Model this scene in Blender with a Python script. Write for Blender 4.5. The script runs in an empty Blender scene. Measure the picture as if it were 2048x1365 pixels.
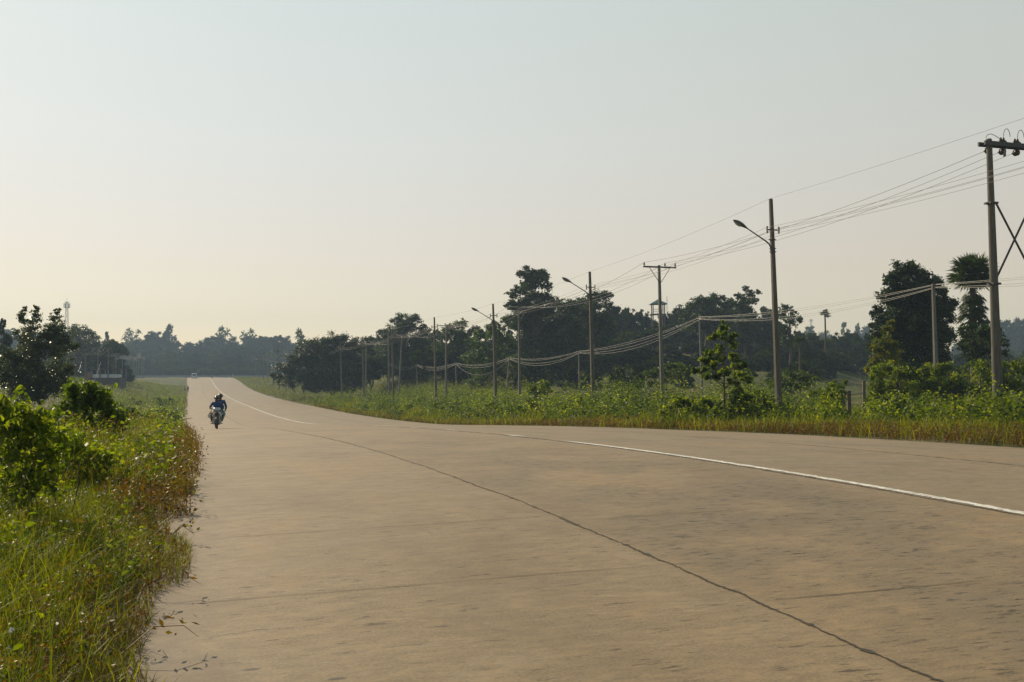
import bpy, bmesh, math, random
import numpy as np
from mathutils import Vector, Matrix

R = math.radians
scene = bpy.context.scene
COL = scene.collection

# ------------------------------------------------------------------ camera, sky, sun, exposure
ZC = 1.40                                   # eye height above the near slab
PITCH = math.atan(67.5 / 2048)
cam_d = bpy.data.cameras.new("camera")
cam_d.sensor_width = 36.0
cam_d.lens = 36.0
cam_d.clip_start = 0.05
cam_d.clip_end = 4000
cam = bpy.data.objects.new("camera", cam_d)
COL.objects.link(cam)
cam.location = (0, 0, ZC)
cam.rotation_euler = (R(90) + PITCH, 0, 0)
scene.camera = cam

SUN_AZ = R(42)                              # to the left of the view
SUN_EL = R(31)
SKY_STRENGTH = 0.05
HAZE_AWAY = 0.50                           # how bright the dusty air is away from the sun
HAZE_SKY = [(0.0, (.53, .350, .175)), (1.0, (.12, .165, .19)), (.10, (.53, .350, .175)), (.22, (.53, .455, .30)), (.36, (.51, .51, .375))]
world = bpy.data.worlds.new("World")
scene.world = world
world.use_nodes = True
wn = world.node_tree.nodes
wl = world.node_tree.links
sky = wn.new("ShaderNodeTexSky")
sky.sky_type = 'NISHITA'
sky.sun_disc = False
sky.sun_elevation = SUN_EL
sky.sun_rotation = -SUN_AZ
sky.altitude = 80
sky.air_density = 1.0
sky.dust_density = 0.3
sky.ozone_density = 1.2
wl.new(sky.outputs[0], wn["Background"].inputs[0])
wn["Background"].inputs[1].default_value = SKY_STRENGTH
# the bright, dust-laden evening air: a pale layer, cream at the horizon, cooler overhead
hz_tc = wn.new("ShaderNodeTexCoord")
hz_sep = wn.new("ShaderNodeSeparateXYZ")
wl.new(hz_tc.outputs["Generated"], hz_sep.inputs[0])
hz_ramp = wn.new("ShaderNodeValToRGB")
for k, (p_, c_) in enumerate(HAZE_SKY):
    e_ = hz_ramp.color_ramp.elements[k] if k < 2 else hz_ramp.color_ramp.elements.new(p_)
    e_.position = p_; e_.color = (*c_, 1)
wl.new(hz_sep.outputs[2], hz_ramp.inputs[0])
hz_bg = wn.new("ShaderNodeBackground")
hz_dot = wn.new("ShaderNodeVectorMath"); hz_dot.operation = 'DOT_PRODUCT'
wl.new(hz_tc.outputs["Generated"], hz_dot.inputs[0])
hz_dot.inputs[1].default_value = (-math.sin(SUN_AZ), math.cos(SUN_AZ), 0.0)
hz_map = wn.new("ShaderNodeMapRange")
hz_map.inputs[1].default_value = -1.0; hz_map.inputs[2].default_value = 1.0
hz_map.inputs[3].default_value = HAZE_AWAY; hz_map.inputs[4].default_value = 1.0
wl.new(hz_dot.outputs["Value"], hz_map.inputs[0])
wl.new(hz_map.outputs[0], hz_bg.inputs[1])
wl.new(hz_ramp.outputs[0], hz_bg.inputs[0])
hz_add = wn.new("ShaderNodeAddShader")
wl.new(wn["Background"].outputs[0], hz_add.inputs[0])
wl.new(hz_bg.outputs[0], hz_add.inputs[1])
wl.new(hz_add.outputs[0], wn["World Output"].inputs[0])

sun_d = bpy.data.lights.new("sun", 'SUN')
sun_d.energy = 5.0
sun_d.angle = R(0.6)
sun_d.color = (1.0, 0.82, 0.58)
sun = bpy.data.objects.new("sun", sun_d)
COL.objects.link(sun)
sdir = Vector((-math.sin(SUN_AZ) * math.cos(SUN_EL), math.cos(SUN_AZ) * math.cos(SUN_EL), math.sin(SUN_EL)))
sun.rotation_euler = sdir.to_track_quat('Z', 'Y').to_euler()
sun.location = sdir * 200

scene.view_settings.view_transform = 'Standard'
scene.view_settings.look = 'None'
scene.view_settings.exposure = 0.12
scene.view_settings.gamma = 1.0
scene.render.engine = 'CYCLES'
cy = scene.cycles
cy.use_denoising = True
cy.max_bounces = 6
cy.diffuse_bounces = 2
cy.glossy_bounces = 2
cy.transmission_bounces = 4
cy.transparent_max_bounces = 6
cy.volume_bounces = 0
cy.sample_clamp_indirect = 4.0

# ------------------------------------------------------------------ frames: pixels of the 2048 photograph, road metres
F = 2048.0
CP, SP = math.cos(PITCH), math.sin(PITCH)
TH = -0.30639                               # heading of the road
RO = np.array([8.25, 0.0])
RU = np.array([math.sin(TH), math.cos(TH)])
RV = np.array([math.cos(TH), -math.sin(TH)])
EL, J1, J3, ER = -8.17, -4.29, 4.69, 9.16   # left edge, joint, joint, right edge
CS = 0.019
SK = np.array([-60, 0, 6.7, 13.4, 20.2, 28, 37, 47, 58.2, 71.7, 89.6, 112, 140, 179.2, 235.2, 313.6, 380, 430, 470, 560, 1500.])
ZK = np.array([-1.60, -1.60, -1.437, -1.347, -1.386, -1.562, -1.849, -2.22, -2.69, -3.267, -3.70, -4.02, -4.22, -4.45, -4.50, -3.65, -1.80, -1.05, -1.10, -1.20, -1.20]) + ZC
ZK[0] = ZK[1]


def zroad(s):
    """smooth interpolation of the road's long profile (Catmull-Rom over the knots)"""
    s = np.clip(np.asarray(s, float), SK[0], SK[-1] - 1e-6)
    i = np.clip(np.searchsorted(SK, s, side='right') - 1, 0, len(SK) - 2)
    m = np.gradient(ZK, SK)
    h = SK[i + 1] - SK[i]
    t = (s - SK[i]) / h
    return ((2*t**3 - 3*t**2 + 1) * ZK[i] + (t**3 - 2*t**2 + t) * h * m[i]
            + (-2*t**3 + 3*t**2) * ZK[i + 1] + (t**3 - t**2) * h * m[i + 1])


def sstep(a, b, x):
    t = np.clip((np.asarray(x, float) - a) / (b - a), 0, 1)
    return t * t * (3 - 2 * t)


def st2xy(s, t):
    s = np.asarray(s, float); t = np.asarray(t, float)
    return RO[0] + RU[0]*s + RV[0]*t, RO[1] + RU[1]*s + RV[1]*t


def xy2st(x, y):
    dx = np.asarray(x, float) - RO[0]; dy = np.asarray(y, float) - RO[1]
    return dx*RU[0] + dy*RU[1], dx*RV[0] + dy*RV[1]


_rs = np.random.RandomState(7)
_LAT = _rs.rand(256, 256)


def vnoise(x, y):
    x = np.asarray(x, float); y = np.asarray(y, float)
    xi = np.floor(x).astype(int); yi = np.floor(y).astype(int)
    fx = x - xi; fy = y - yi
    fx = fx*fx*(3 - 2*fx); fy = fy*fy*(3 - 2*fy)
    a = _LAT[xi % 256, yi % 256]; b = _LAT[(xi + 1) % 256, yi % 256]
    c = _LAT[xi % 256, (yi + 1) % 256]; d = _LAT[(xi + 1) % 256, (yi + 1) % 256]
    return (a*(1 - fx) + b*fx)*(1 - fy) + (c*(1 - fx) + d*fx)*fy


def ground_st(s, t):
    s = np.asarray(s, float); t = np.asarray(t, float)
    zr = zroad(s)
    x, y = st2xy(s, t)
    eL = np.maximum(EL - t, 0); eR = np.maximum(t - ER, 0)
    e = eL + eR
    side = t > 0
    b = np.where(side, sstep(6, 48, eR), sstep(3, 22, eL))
    hill = 5.5 * sstep(112, 205, y) * sstep(-62, -25, x) * (1 - sstep(0.30, 0.40, x/np.maximum(y, 30)))
    far = 17 * sstep(470, 720, y)
    low = -1.25 * sstep(75, 120, y) * sstep(.24, .32, x/np.maximum(y, 30)) * (1 - sstep(330, 420, y))
    tgt = ZC - 1.45 + far + np.where(side, hill + low, 0)
    tgt = np.where(side, tgt, tgt)
    base = zr - CS*np.minimum(np.abs(t), 9)
    z = base*(1 - b) + tgt*b
    z = z + sstep(0.2, 2.0, e)*(0.10 + 0.22*(vnoise(s*0.35 + 3, t*0.35) - 0.5) + 0.5*(vnoise(s*0.06, t*0.06 + 9) - 0.5)*sstep(3, 15, e))
    return z


def ground(x, y):
    s, t = xy2st(x, y)
    return ground_st(s, t)


def gz(x, y):
    return float(ground(x, y))


def W(px, py, d):
    """the point seen at photograph pixel (px, py) at depth d metres in front of the lens"""
    a = (px - 1024)/F; b = (682.5 - py)/F
    return np.array([a*d, (CP - b*SP)*d, (SP + b*CP)*d + ZC])


# ------------------------------------------------------------------ object helpers
def tag(o, label=None, cat=None, group=None, kind=None):
    if label: o['label'] = label
    if cat: o['category'] = cat
    if group: o['group'] = group
    if kind: o['kind'] = kind
    return o


def empty(name, loc, label=None, cat=None, group=None, rz=0.0):
    o = bpy.data.objects.new(name, None)
    o.empty_display_size = 0.3
    COL.objects.link(o)
    o.location = [float(v) for v in loc]
    o.rotation_euler = (0, 0, rz)
    return tag(o, label, cat, group)


class MB:
    """collects quads and triangles in numpy, links them as one mesh object"""
    def __init__(self):
        self.v = []; self.q = []; self.t = []; self.var = []; self.n = 0
        self.qm = []; self.tm = []

    def add(self, v, q=None, t=None, var=None, m=0):
        v = np.asarray(v, float).reshape(-1, 3)
        self.v.append(v)
        self.var.append(np.full(len(v), 0.5) if var is None else np.broadcast_to(np.asarray(var, float), (len(v),)))
        if q is not None and len(q):
            q = np.asarray(q, np.int64).reshape(-1, 4) + self.n
            self.q.append(q); self.qm.append(np.full(len(q), m))
        if t is not None and len(t):
            t = np.asarray(t, np.int64).reshape(-1, 3) + self.n
            self.t.append(t); self.tm.append(np.full(len(t), m))
        self.n += len(v)
        return self

    # ---- solids
    def box(self, c, size, rot=None, var=None, m=0, taper=1.0):
        x, y, z = [k/2 for k in size]
        p = np.array([[-x, -y, -z], [x, -y, -z], [x, y, -z], [-x, y, -z],
                      [-x*taper, -y*taper, z], [x*taper, -y*taper, z], [x*taper, y*taper, z], [-x*taper, y*taper, z]])
        if rot is not None:
            p = p @ np.array(rot).T
        f = [[0, 3, 2, 1], [4, 5, 6, 7], [0, 1, 5, 4], [1, 2, 6, 5], [2, 3, 7, 6], [3, 0, 4, 7]]
        return self.add(p + np.asarray(c, float), f, var=var, m=m)

    def tube(self, pts, rad, n=6, cap=True, var=None, m=0, sx=1.0):
        pts = np.asarray(pts, float)
        k = len(pts)
        rad = np.broadcast_to(np.asarray(rad, float), (k,))
        tan = np.gradient(pts, axis=0)
        tan /= np.linalg.norm(tan, axis=1)[:, None] + 1e-12
        ref = np.array([0., 0, 1]) if abs(tan[:, 2]).mean() < 0.8 else np.array([1., 0, 0])
        a = np.cross(tan, ref); a /= np.linalg.norm(a, axis=1)[:, None] + 1e-12
        b = np.cross(tan, a)
        an = np.arange(n)*2*math.pi/n + math.pi/n
        ring = (a[:, None]*np.cos(an)[None, :, None]*sx + b[:, None]*np.sin(an)[None, :, None])*rad[:, None, None] + pts[:, None]
        i = np.arange(k - 1)[:, None]*n; j = np.arange(n)[None]; jn = (j + 1) % n
        q = np.stack([i + j, i + jn, i + n + jn, i + n + j], -1).reshape(-1, 4)
        self.add(ring.reshape(-1, 3), q, var=var, m=m)
        if cap:
            v0 = self.n
            c = np.vstack([ring[0], pts[:1], ring[-1], pts[-1:]])
            jj = np.arange(n); jn = (jj + 1) % n
            t0 = np.stack([jn, jj, np.full(n, n)], 1)
            t1 = np.stack([jj + n + 1, jn + n + 1, np.full(n, 2*n + 1)], 1)
            self.add(c, None, np.vstack([t0, t1]), var=var, m=m)
        return self

    def lathe(self, prof, origin=(0, 0, 0), axis='Z', n=12, m=0, var=None):
        """profile [(r, h)] turned about an axis"""
        prof = np.asarray(prof, float)
        an = np.arange(n)*2*math.pi/n
        r = prof[:, 0][:, None]; h = np.repeat(prof[:, 1][:, None], n, 1)
        x = r*np.cos(an); y = r*np.sin(an)
        if axis == 'Z': p = np.stack([x, y, h], -1)
        elif axis == 'X': p = np.stack([h, x, y], -1)
        else: p = np.stack([y, h, x], -1)
        k = len(prof)
        i = np.arange(k - 1)[:, None]*n; j = np.arange(n)[None]; jn = (j + 1) % n
        q = np.stack([i + j, i + jn, i + n + jn, i + n + j], -1).reshape(-1, 4)
        return self.add(p.reshape(-1, 3) + np.asarray(origin, float), q, m=m, var=var)

    def sphere(self, c, r, nu=12, nv=8, m=0, var=None):
        r = np.broadcast_to(np.asarray(r, float), (3,))
        th = np.linspace(0.02, math.pi - 0.02, nv)
        an = np.arange(nu)*2*math.pi/nu
        p = np.stack([np.sin(th)[:, None]*np.cos(an), np.sin(th)[:, None]*np.sin(an), np.repeat(np.cos(th)[:, None], nu, 1)], -1)*r
        i = np.arange(nv - 1)[:, None]*nu; j = np.arange(nu)[None]; jn = (j + 1) % nu
        q = np.stack([i + j, i + nu + j, i + nu + jn, i + jn], -1).reshape(-1, 4)
        return self.add(p.reshape(-1, 3) + np.asarray(c, float), q, m=m, var=var)

    def mesh(self, name, mats, smooth=False):
        V = np.vstack(self.v); var = np.concatenate(self.var)
        q = np.vstack(self.q) if self.q else np.zeros((0, 4), int)
        t = np.vstack(self.t) if self.t else np.zeros((0, 3), int)
        me = bpy.data.meshes.new(name)
        me.vertices.add(len(V)); me.vertices.foreach_set('co', V.astype(np.float32).ravel())
        nl = q.size + t.size
        me.loops.add(nl)
        me.loops.foreach_set('vertex_index', np.concatenate([q.ravel(), t.ravel()]).astype(np.int32))
        me.polygons.add(len(q) + len(t))
        st = np.concatenate([np.arange(len(q))*4, q.size + np.arange(len(t))*3]).astype(np.int32)
        me.polygons.foreach_set('loop_start', st)
        mi = np.concatenate([np.concatenate(self.qm) if self.qm else np.zeros(0, int),
                             np.concatenate(self.tm) if self.tm else np.zeros(0, int)]).astype(np.int32)
        me.polygons.foreach_set('material_index', mi)
        me.polygons.foreach_set('use_smooth', np.full(len(q) + len(t), smooth))
        a = me.attributes.new('var', 'FLOAT', 'POINT')
        a.data.foreach_set('value', var.astype(np.float32))
        me.update(calc_edges=True)
        for mt in (mats if isinstance(mats, (list, tuple)) else [mats]):
            me.materials.append(mt)
        return me

    def build(self, name, mats, parent=None, smooth=False, loc=None):
        o = bpy.data.objects.new(name, self.mesh(name, mats, smooth))
        COL.objects.link(o)
        if parent is not None:
            o.parent = parent
        if loc is not None:
            o.location = [float(v) for v in loc]
        return o

    def shift(self, c):
        for k in range(len(self.v)):
            self.v[k] = self.v[k] - np.asarray(c, float)
        return self


def copy_tree(o, parent=None):
    c = o.copy(); COL.objects.link(c); c.parent = parent
    for ch in [k for k in o.children]:
        copy_tree(ch, c)
    return c


# ------------------------------------------------------------------ materials
def new_mat(name):
    m = bpy.data.materials.new(name); m.use_nodes = True
    nt = m.node_tree
    return m, nt, nt.nodes, nt.links, nt.nodes['Principled BSDF']


def ramp(N, stops):
    r = N.new('ShaderNodeValToRGB')
    e = r.color_ramp.elements
    while len(e) < len(stops): e.new(0.5)
    for k, (p, c) in enumerate(stops):
        e[k].position = p; e[k].color = (*c, 1) if len(c) == 3 else c
    return r


def simple(name, col, rough=0.6, metal=0.0, noise=0.15, scale=8.0, spec=0.5):
    m, nt, N, L, P = new_mat(name)
    tc = N.new('ShaderNodeTexCoord'); nz = N.new('ShaderNodeTexNoise')
    nz.inputs['Scale'].default_value = scale; nz.inputs['Detail'].default_value = 5
    L.new(tc.outputs['Object'], nz.inputs['Vector'])
    r = ramp(N, [(0.3, tuple(c*(1 - noise) for c in col)), (0.7, tuple(min(1, c*(1 + noise)) for c in col))])
    L.new(nz.outputs['Fac'], r.inputs[0]); L.new(r.outputs[0], P.inputs['Base Color'])
    P.inputs['Roughness'].default_value = rough; P.inputs['Metallic'].default_value = metal
    P.inputs['Specular IOR Level'].default_value = spec
    return m


def leaf_mat(name, dark, mid, light, trans=0.45, tcol=1.5, rough=0.5, spec=0.22):
    """leaf: colour by the leaf's own 'var' value, part of the light passes through"""
    m, nt, N, L, P = new_mat(name)
    at = N.new('ShaderNodeAttribute'); at.attribute_name = 'var'
    r = ramp(N, [(0.0, dark), (0.5, mid), (1.0, light)])
    L.new(at.outputs['Fac'], r.inputs[0])
    L.new(r.outputs[0], P.inputs['Base Color'])
    P.inputs['Roughness'].default_value = rough
    P.inputs['Specular IOR Level'].default_value = spec
    tr = N.new('ShaderNodeBsdfTranslucent')
    mx = N.new('ShaderNodeMix'); mx.data_type = 'RGBA'; mx.blend_type = 'MULTIPLY'
    mx.inputs[0].default_value = 1.0
    L.new(r.outputs[0], mx.inputs[6]); mx.inputs[7].default_value = (tcol*1.35, tcol*1.35, tcol*0.4, 1)
    L.new(mx.outputs[2], tr.inputs['Color'])
    ms = N.new('ShaderNodeMixShader'); ms.inputs[0].default_value = trans
    L.new(P.outputs[0], ms.inputs[1]); L.new(tr.outputs[0], ms.inputs[2])
    L.new(ms.outputs[0], N['Material Output'].inputs[0])
    return m


M = {}
M['leaf_dark'] = leaf_mat('leaf_dark', (.008, .018, .006), (.016, .034, .008), (.040, .078, .013), .32, 1.4)
M['leaf_far'] = leaf_mat('leaf_far', (.008, .016, .006), (.016, .030, .009), (.040, .064, .016), .30, 1.2, rough=.9, spec=.02)
M['leaf_far_light'] = leaf_mat('leaf_far_light', (.016, .030, .008), (.034, .056, .012), (.075, .10, .02), .35, 1.3, rough=.9, spec=.02)
M['leaf_mid'] = leaf_mat('leaf_mid', (.014, .032, .005), (.040, .070, .008), (.10, .145, .014), .45, 1.6)
M['leaf_bright'] = leaf_mat('leaf_bright', (.012, .028, .003), (.052, .086, .006), (.16, .19, .015), .48, 2.0)
M['leaf_yellow'] = leaf_mat('leaf_yellow', (.030, .060, .008), (.065, .095, .012), (.20, .14, .015), .45, 1.6)
M['leaf_olive'] = leaf_mat('leaf_olive', (.020, .032, .012), (.036, .055, .018), (.065, .085, .028), .35, 1.4, rough=0.35, spec=0.6)
M['palm_leaf'] = leaf_mat('palm_leaf', (.016, .030, .008), (.030, .055, .012), (.060, .085, .020), .30, 1.4)
M['grass_green'] = leaf_mat('grass_green', (.015, .028, .003), (.064, .084, .005), (.18, .175, .013), .48, 1.9)
M['grass_dry'] = leaf_mat('grass_dry', (.048, .026, .009), (.092, .068, .018), (.18, .145, .045), .40, 1.05)
M['grass_field'] = leaf_mat('grass_field', (.040, .055, .008), (.085, .100, .014), (.17, .165, .03), .4, 1.35)
M['weed_red'] = leaf_mat('weed_red', (.075, .030, .010), (.115, .065, .012), (.11, .10, .012), .42, 1.25)
M['weed_leaf'] = leaf_mat('weed_leaf', (.011, .025, .003), (.058, .088, .005), (.165, .185, .011), .47, 2.0)
M['seed_head'] = leaf_mat('seed_head', (.10, .075, .014), (.17, .12, .02), (.25, .17, .03), .35, 1.2)
M['plume'] = leaf_mat('plume', (.42, .40, .34), (.52, .50, .42), (.62, .58, .50), .4, 1.0)
M['flower_white'] = simple('flower_white', (.7, .7, .66), .6, 0, .05)
M['bark'] = simple('bark', (.075, .058, .042), .9, 0, .35, 14)
M['bark_pale'] = simple('bark_pale', (.20, .18, .15), .9, 0, .3, 14)
M['iron'] = simple('iron', (.06, .062, .065), .55, .6, .25, 20)
M['lamp_metal'] = simple('lamp_metal', (.13, .15, .17), .45, .5, .1, 10)
M['lamp_glass'] = simple('lamp_glass', (.32, .34, .34), .2, 0, .05, 10)
M['insulator'] = simple('insulator', (.05, .034, .028), .25, 0, .1, 30)
M['wire'] = simple('wire', (.16, .155, .15), .6, .2, .08, 30)
M['cable'] = simple('cable', (.40, .39, .36), .55, .05, .05, 30)
M['wood_post'] = simple('wood_post', (.11, .085, .065), .9, 0, .3, 20)
M['rubber'] = simple('rubber', (.018, .018, .019), .8, 0, .2, 20)
M['chrome'] = simple('chrome', (.55, .55, .55), .25, .9, .05, 10)
M['white_paint'] = simple('white_paint', (.62, .64, .66), .35, 0, .06, 6)
M['blue_white'] = simple('blue_white', (.36, .47, .58), .3, 0, .05, 6)
M['black_plastic'] = simple('black_plastic', (.02, .02, .022), .45, 0, .1, 10)
M['green_trim'] = simple('green_trim', (.10, .13, .03), .4, 0, .1, 10)
M['orange_lens'] = simple('orange_lens', (.62, .26, .02), .25, 0, .05, 10)
M['glass_dark'] = simple('glass_dark', (.03, .04, .045), .08, 0, .05, 5)
M['skin'] = simple('skin', (.085, .045, .028), .55, 0, .1, 10)
M['cloth_blue'] = simple('cloth_blue', (.012, .048, .15), .85, 0, .15, 20)
M['cloth_teal'] = simple('cloth_teal', (.015, .10, .15), .85, 0, .15, 20)
M['cloth_dark'] = simple('cloth_dark', (.02, .022, .03), .85, 0, .2, 20)
M['cloth_skyblue'] = simple('cloth_skyblue', (.13, .29, .38), .85, 0, .15, 20)
M['cloth_white'] = simple('cloth_white', (.55, .56, .58), .85, 0, .1, 20)
M['helmet_black'] = simple('helmet_black', (.012, .012, .014), .22, 0, .1, 10)
M['bag_white'] = simple('bag_white', (.75, .74, .70), .45, 0, .06, 9)
M['wall_white'] = simple('wall_white', (.52, .55, .56), .8, 0, .1, 3)
M['roof_dark'] = simple('roof_dark', (.07, .055, .05), .8, 0, .2, 5)
M['roof_green'] = simple('roof_green', (.06, .13, .11), .6, 0, .15, 5)
M['brick'] = simple('brick', (.20, .12, .08), .9, 0, .2, 8)


def concrete_mat(name, col, scale=3.0):
    m, nt, N, L, P = new_mat(name)
    tc = N.new('ShaderNodeTexCoord')
    mp = N.new('ShaderNodeMapping'); mp.inputs['Scale'].default_value = (scale*4, scale*4, scale*0.35)
    L.new(tc.outputs['Object'], mp.inputs['Vector'])
    n1 = N.new('ShaderNodeTexNoise'); n1.inputs['Scale'].default_value = 1.6; n1.inputs['Detail'].default_value = 8
    L.new(mp.outputs[0], n1.inputs['Vector'])
    n2 = N.new('ShaderNodeTexNoise'); n2.inputs['Scale'].default_value = 60; n2.inputs['Detail'].default_value = 4
    L.new(tc.outputs['Object'], n2.inputs['Vector'])
    r = ramp(N, [(0.25, tuple(c*0.55 for c in col)), (0.5, col), (0.75, tuple(c*1.25 for c in col))])
    L.new(n1.outputs['Fac'], r.inputs[0])
    mx = N.new('ShaderNodeMix'); mx.data_type = 'RGBA'; mx.blend_type = 'MULTIPLY'; mx.inputs[0].default_value = .5
    L.new(r.outputs[0], mx.inputs[6]); L.new(n2.outputs['Fac'], mx.inputs[7])
    L.new(mx.outputs[2], P.inputs['Base Color'])
    P.inputs['Roughness'].default_value = .9
    bp = N.new('ShaderNodeBump'); bp.inputs['Strength'].default_value = .25; bp.inputs['Distance'].default_value = .01
    L.new(n2.outputs['Fac'], bp.inputs['Height']); L.new(bp.outputs[0], P.inputs['Normal'])
    return m


M['pole_concrete'] = concrete_mat('pole_concrete', (.135, .125, .105))
M['pole_concrete_pale'] = concrete_mat('pole_concrete_pale', (.18, .175, .16))


def road_mat():
    m, nt, N, L, P = new_mat('road_concrete')
    uv = N.new('ShaderNodeUVMap'); uv.uv_map = 'st'

    def mapped(sc):
        mp = N.new('ShaderNodeMapping'); mp.inputs['Scale'].default_value = sc
        L.new(uv.outputs[0], mp.inputs['Vector']); return mp.outputs[0]

    def noise(sc, detail=6, rough=.55, vec=None, s=1.0):
        n = N.new('ShaderNodeTexNoise'); n.inputs['Scale'].default_value = s
        n.inputs['Detail'].default_value = detail; n.inputs['Roughness'].default_value = rough
        L.new(mapped(sc), n.inputs['Vector']); return n.outputs['Fac']

    def math2(op, a, b):
        n = N.new('ShaderNodeMath'); n.operation = op; n.use_clamp = False
        for k, v in enumerate((a, b)):
            if isinstance(v, (int, float)): n.inputs[k].default_value = v
            else: L.new(v, n.inputs[k])
        return n.outputs[0]

    def mapr(v, a, b, c=0.0, d=1.0):
        n = N.new('ShaderNodeMapRange'); n.inputs[1].default_value = a; n.inputs[2].default_value = b
        n.inputs[3].default_value = c; n.inputs[4].default_value = d
        L.new(v, n.inputs[0]); return n.outputs[0]

    def mixc(fac, a, b, blend='MIX'):
        n = N.new('ShaderNodeMix'); n.data_type = 'RGBA'; n.blend_type = blend
        for k, v in ((0, fac), (6, a), (7, b)):
            if isinstance(v, float): n.inputs[k].default_value = v
            elif isinstance(v, tuple): n.inputs[k].default_value = (*v, 1)
            else: L.new(v, n.inputs[k])
        return n.outputs[2]

    sep = N.new('ShaderNodeSeparateXYZ'); L.new(uv.outputs[0], sep.inputs[0])
    S, T = sep.outputs[0], sep.outputs[1]
    big = noise((.10, .30, 1), 4)
    mid = noise((.55, .35, 1), 6)
    streak = noise((2.6, .8, 1), 8, .66)
    fine = noise((19, 6.5, 1), 6, .68)
    grain = noise((70, 42, 1), 4, .7)
    mott = noise((7, 3.2, 1), 7, .7)
    base = mixc(mapr(big, .35, .65), (0.258, 0.187, 0.097), (0.221, 0.170, 0.100))
    base = mixc(math2('MULTIPLY', mapr(T, -4.4, -4.2), mapr(T, -.3, 0, .45, 0)), base, (0.253, 0.157, 0.058))
    # the slabs right of the centre line are greyer
    base = mixc(mapr(T, -1.0, 1.2, 0, .55), base, (0.207, 0.170, 0.113))
    base = mixc(mapr(mid, .4, .75, 0, .6), base, (0.281, 0.193, 0.095))
    base = mixc(mapr(streak, .44, .64, 0, .65), base, (0.168, 0.132, 0.082))
    base = mixc(mapr(fine, .44, .66, 0, .75), base, (0.134, 0.106, 0.068))
    base = mixc(mapr(mott, .45, .62, 0, .55), base, (0.129, 0.094, 0.048))
    base = mixc(mapr(mott, .44, .34, 0, .40), base, (0.310, 0.212, 0.098))
    base = mixc(mapr(grain, .40, .62, .0, .50), base, (0.336, 0.257, 0.156))
    big2 = noise((.22, .45, 1), 6, .65)
    base = mixc(mapr(big2, .50, .66, 0, .45), base, (0.127, 0.093, 0.050))
    base = mixc(mapr(big2, .46, .34, 0, .5), base, (0.292, 0.190, 0.081))
    # wheel tracks: slightly polished, darker bands along the lanes
    # pale scour near the foreground
    pale = mapr(noise((1.1, .6, 1), 7, .7), .60, .72)
    pale = math2('MULTIPLY', pale, mapr(S, 4.0, 9.0, .75, .12))
    base = mixc(pale, base, (0.319, 0.273, 0.192))
    # ravelled dark patches in the second strip
    ptch = mapr(noise((.5, .6, 1), 4), .42, .56)
    bandm = math2('MULTIPLY', mapr(T, -4.4, -3.9), mapr(T, -1.2, .2, 1, .12))
    neardk = mapr(S, 14, 30, 1, .3)
    pits = mapr(noise((20, 4.0, 1), 8, .76), .56, .60)
    pf = math2('MULTIPLY', math2('MULTIPLY', pits, ptch), math2('MULTIPLY', bandm, neardk))
    base = mixc(mapr(math2('MULTIPLY', math2('MULTIPLY', ptch, bandm), neardk), 0, 1, 0, .55), base, (.150, .120, .074))
    base = mixc(mapr(pf, 0, 1, 0, 1.0), base, (.028, .023, .017))
    thin = mapr(noise((13, 3.2, 1), 7, .72), .575, .64)
    base = mixc(math2('MULTIPLY', thin, mapr(mid, .35, .6, .4, .95)), base, (.060, .045, .027))
    pale2 = mapr(noise((30, 6, 1), 4, .6), .66, .70)
    base = mixc(math2('MULTIPLY', pale2, .55), base, (.34, .29, .215))
    # soil washed over the slab along both edges
    en = noise((1.3, 1.6, 1), 7, .7)
    el = math2('MAXIMUM', mapr(T, EL + .05, EL + 1.5, 1, 0), mapr(T, ER - .05, ER - .8, 1, 0))
    base = mixc(mapr(math2('ADD', math2('MULTIPLY', el, .8), en), .95, 1.25, 0, .75), base, (.125, .092, .055))
    # sparse pits and droppings everywhere
    v = N.new('ShaderNodeTexVoronoi'); v.inputs['Scale'].default_value = 1.0
    L.new(mapped((3.2, 1.5, 1)), v.inputs['Vector'])
    sepc = N.new('ShaderNodeSeparateColor'); L.new(v.outputs['Color'], sepc.inputs[0])
    spot = math2('MULTIPLY', mapr(v.outputs['Distance'], .05, .09, 1, 0), mapr(sepc.outputs[0], .66, .68))
    base = mixc(mapr(spot, 0, 1, 0, .8), base, (.05, .045, .04))
    L.new(base, P.inputs['Base Color'])
    L.new(mapr(streak, .3, .7, .50, .68), P.inputs['Roughness'])
    P.inputs['Specular IOR Level'].default_value = .25
    bp = N.new('ShaderNodeBump'); bp.inputs['Strength'].default_value = .35; bp.inputs['Distance'].default_value = .006
    hsum = math2('ADD', fine, math2('MULTIPLY', grain, .6))
    hsum = math2('SUBTRACT', hsum, math2('MULTIPLY', pf, 2.0))
    L.new(hsum, bp.inputs['Height']); L.new(bp.outputs[0], P.inputs['Normal'])
    return m


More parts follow.
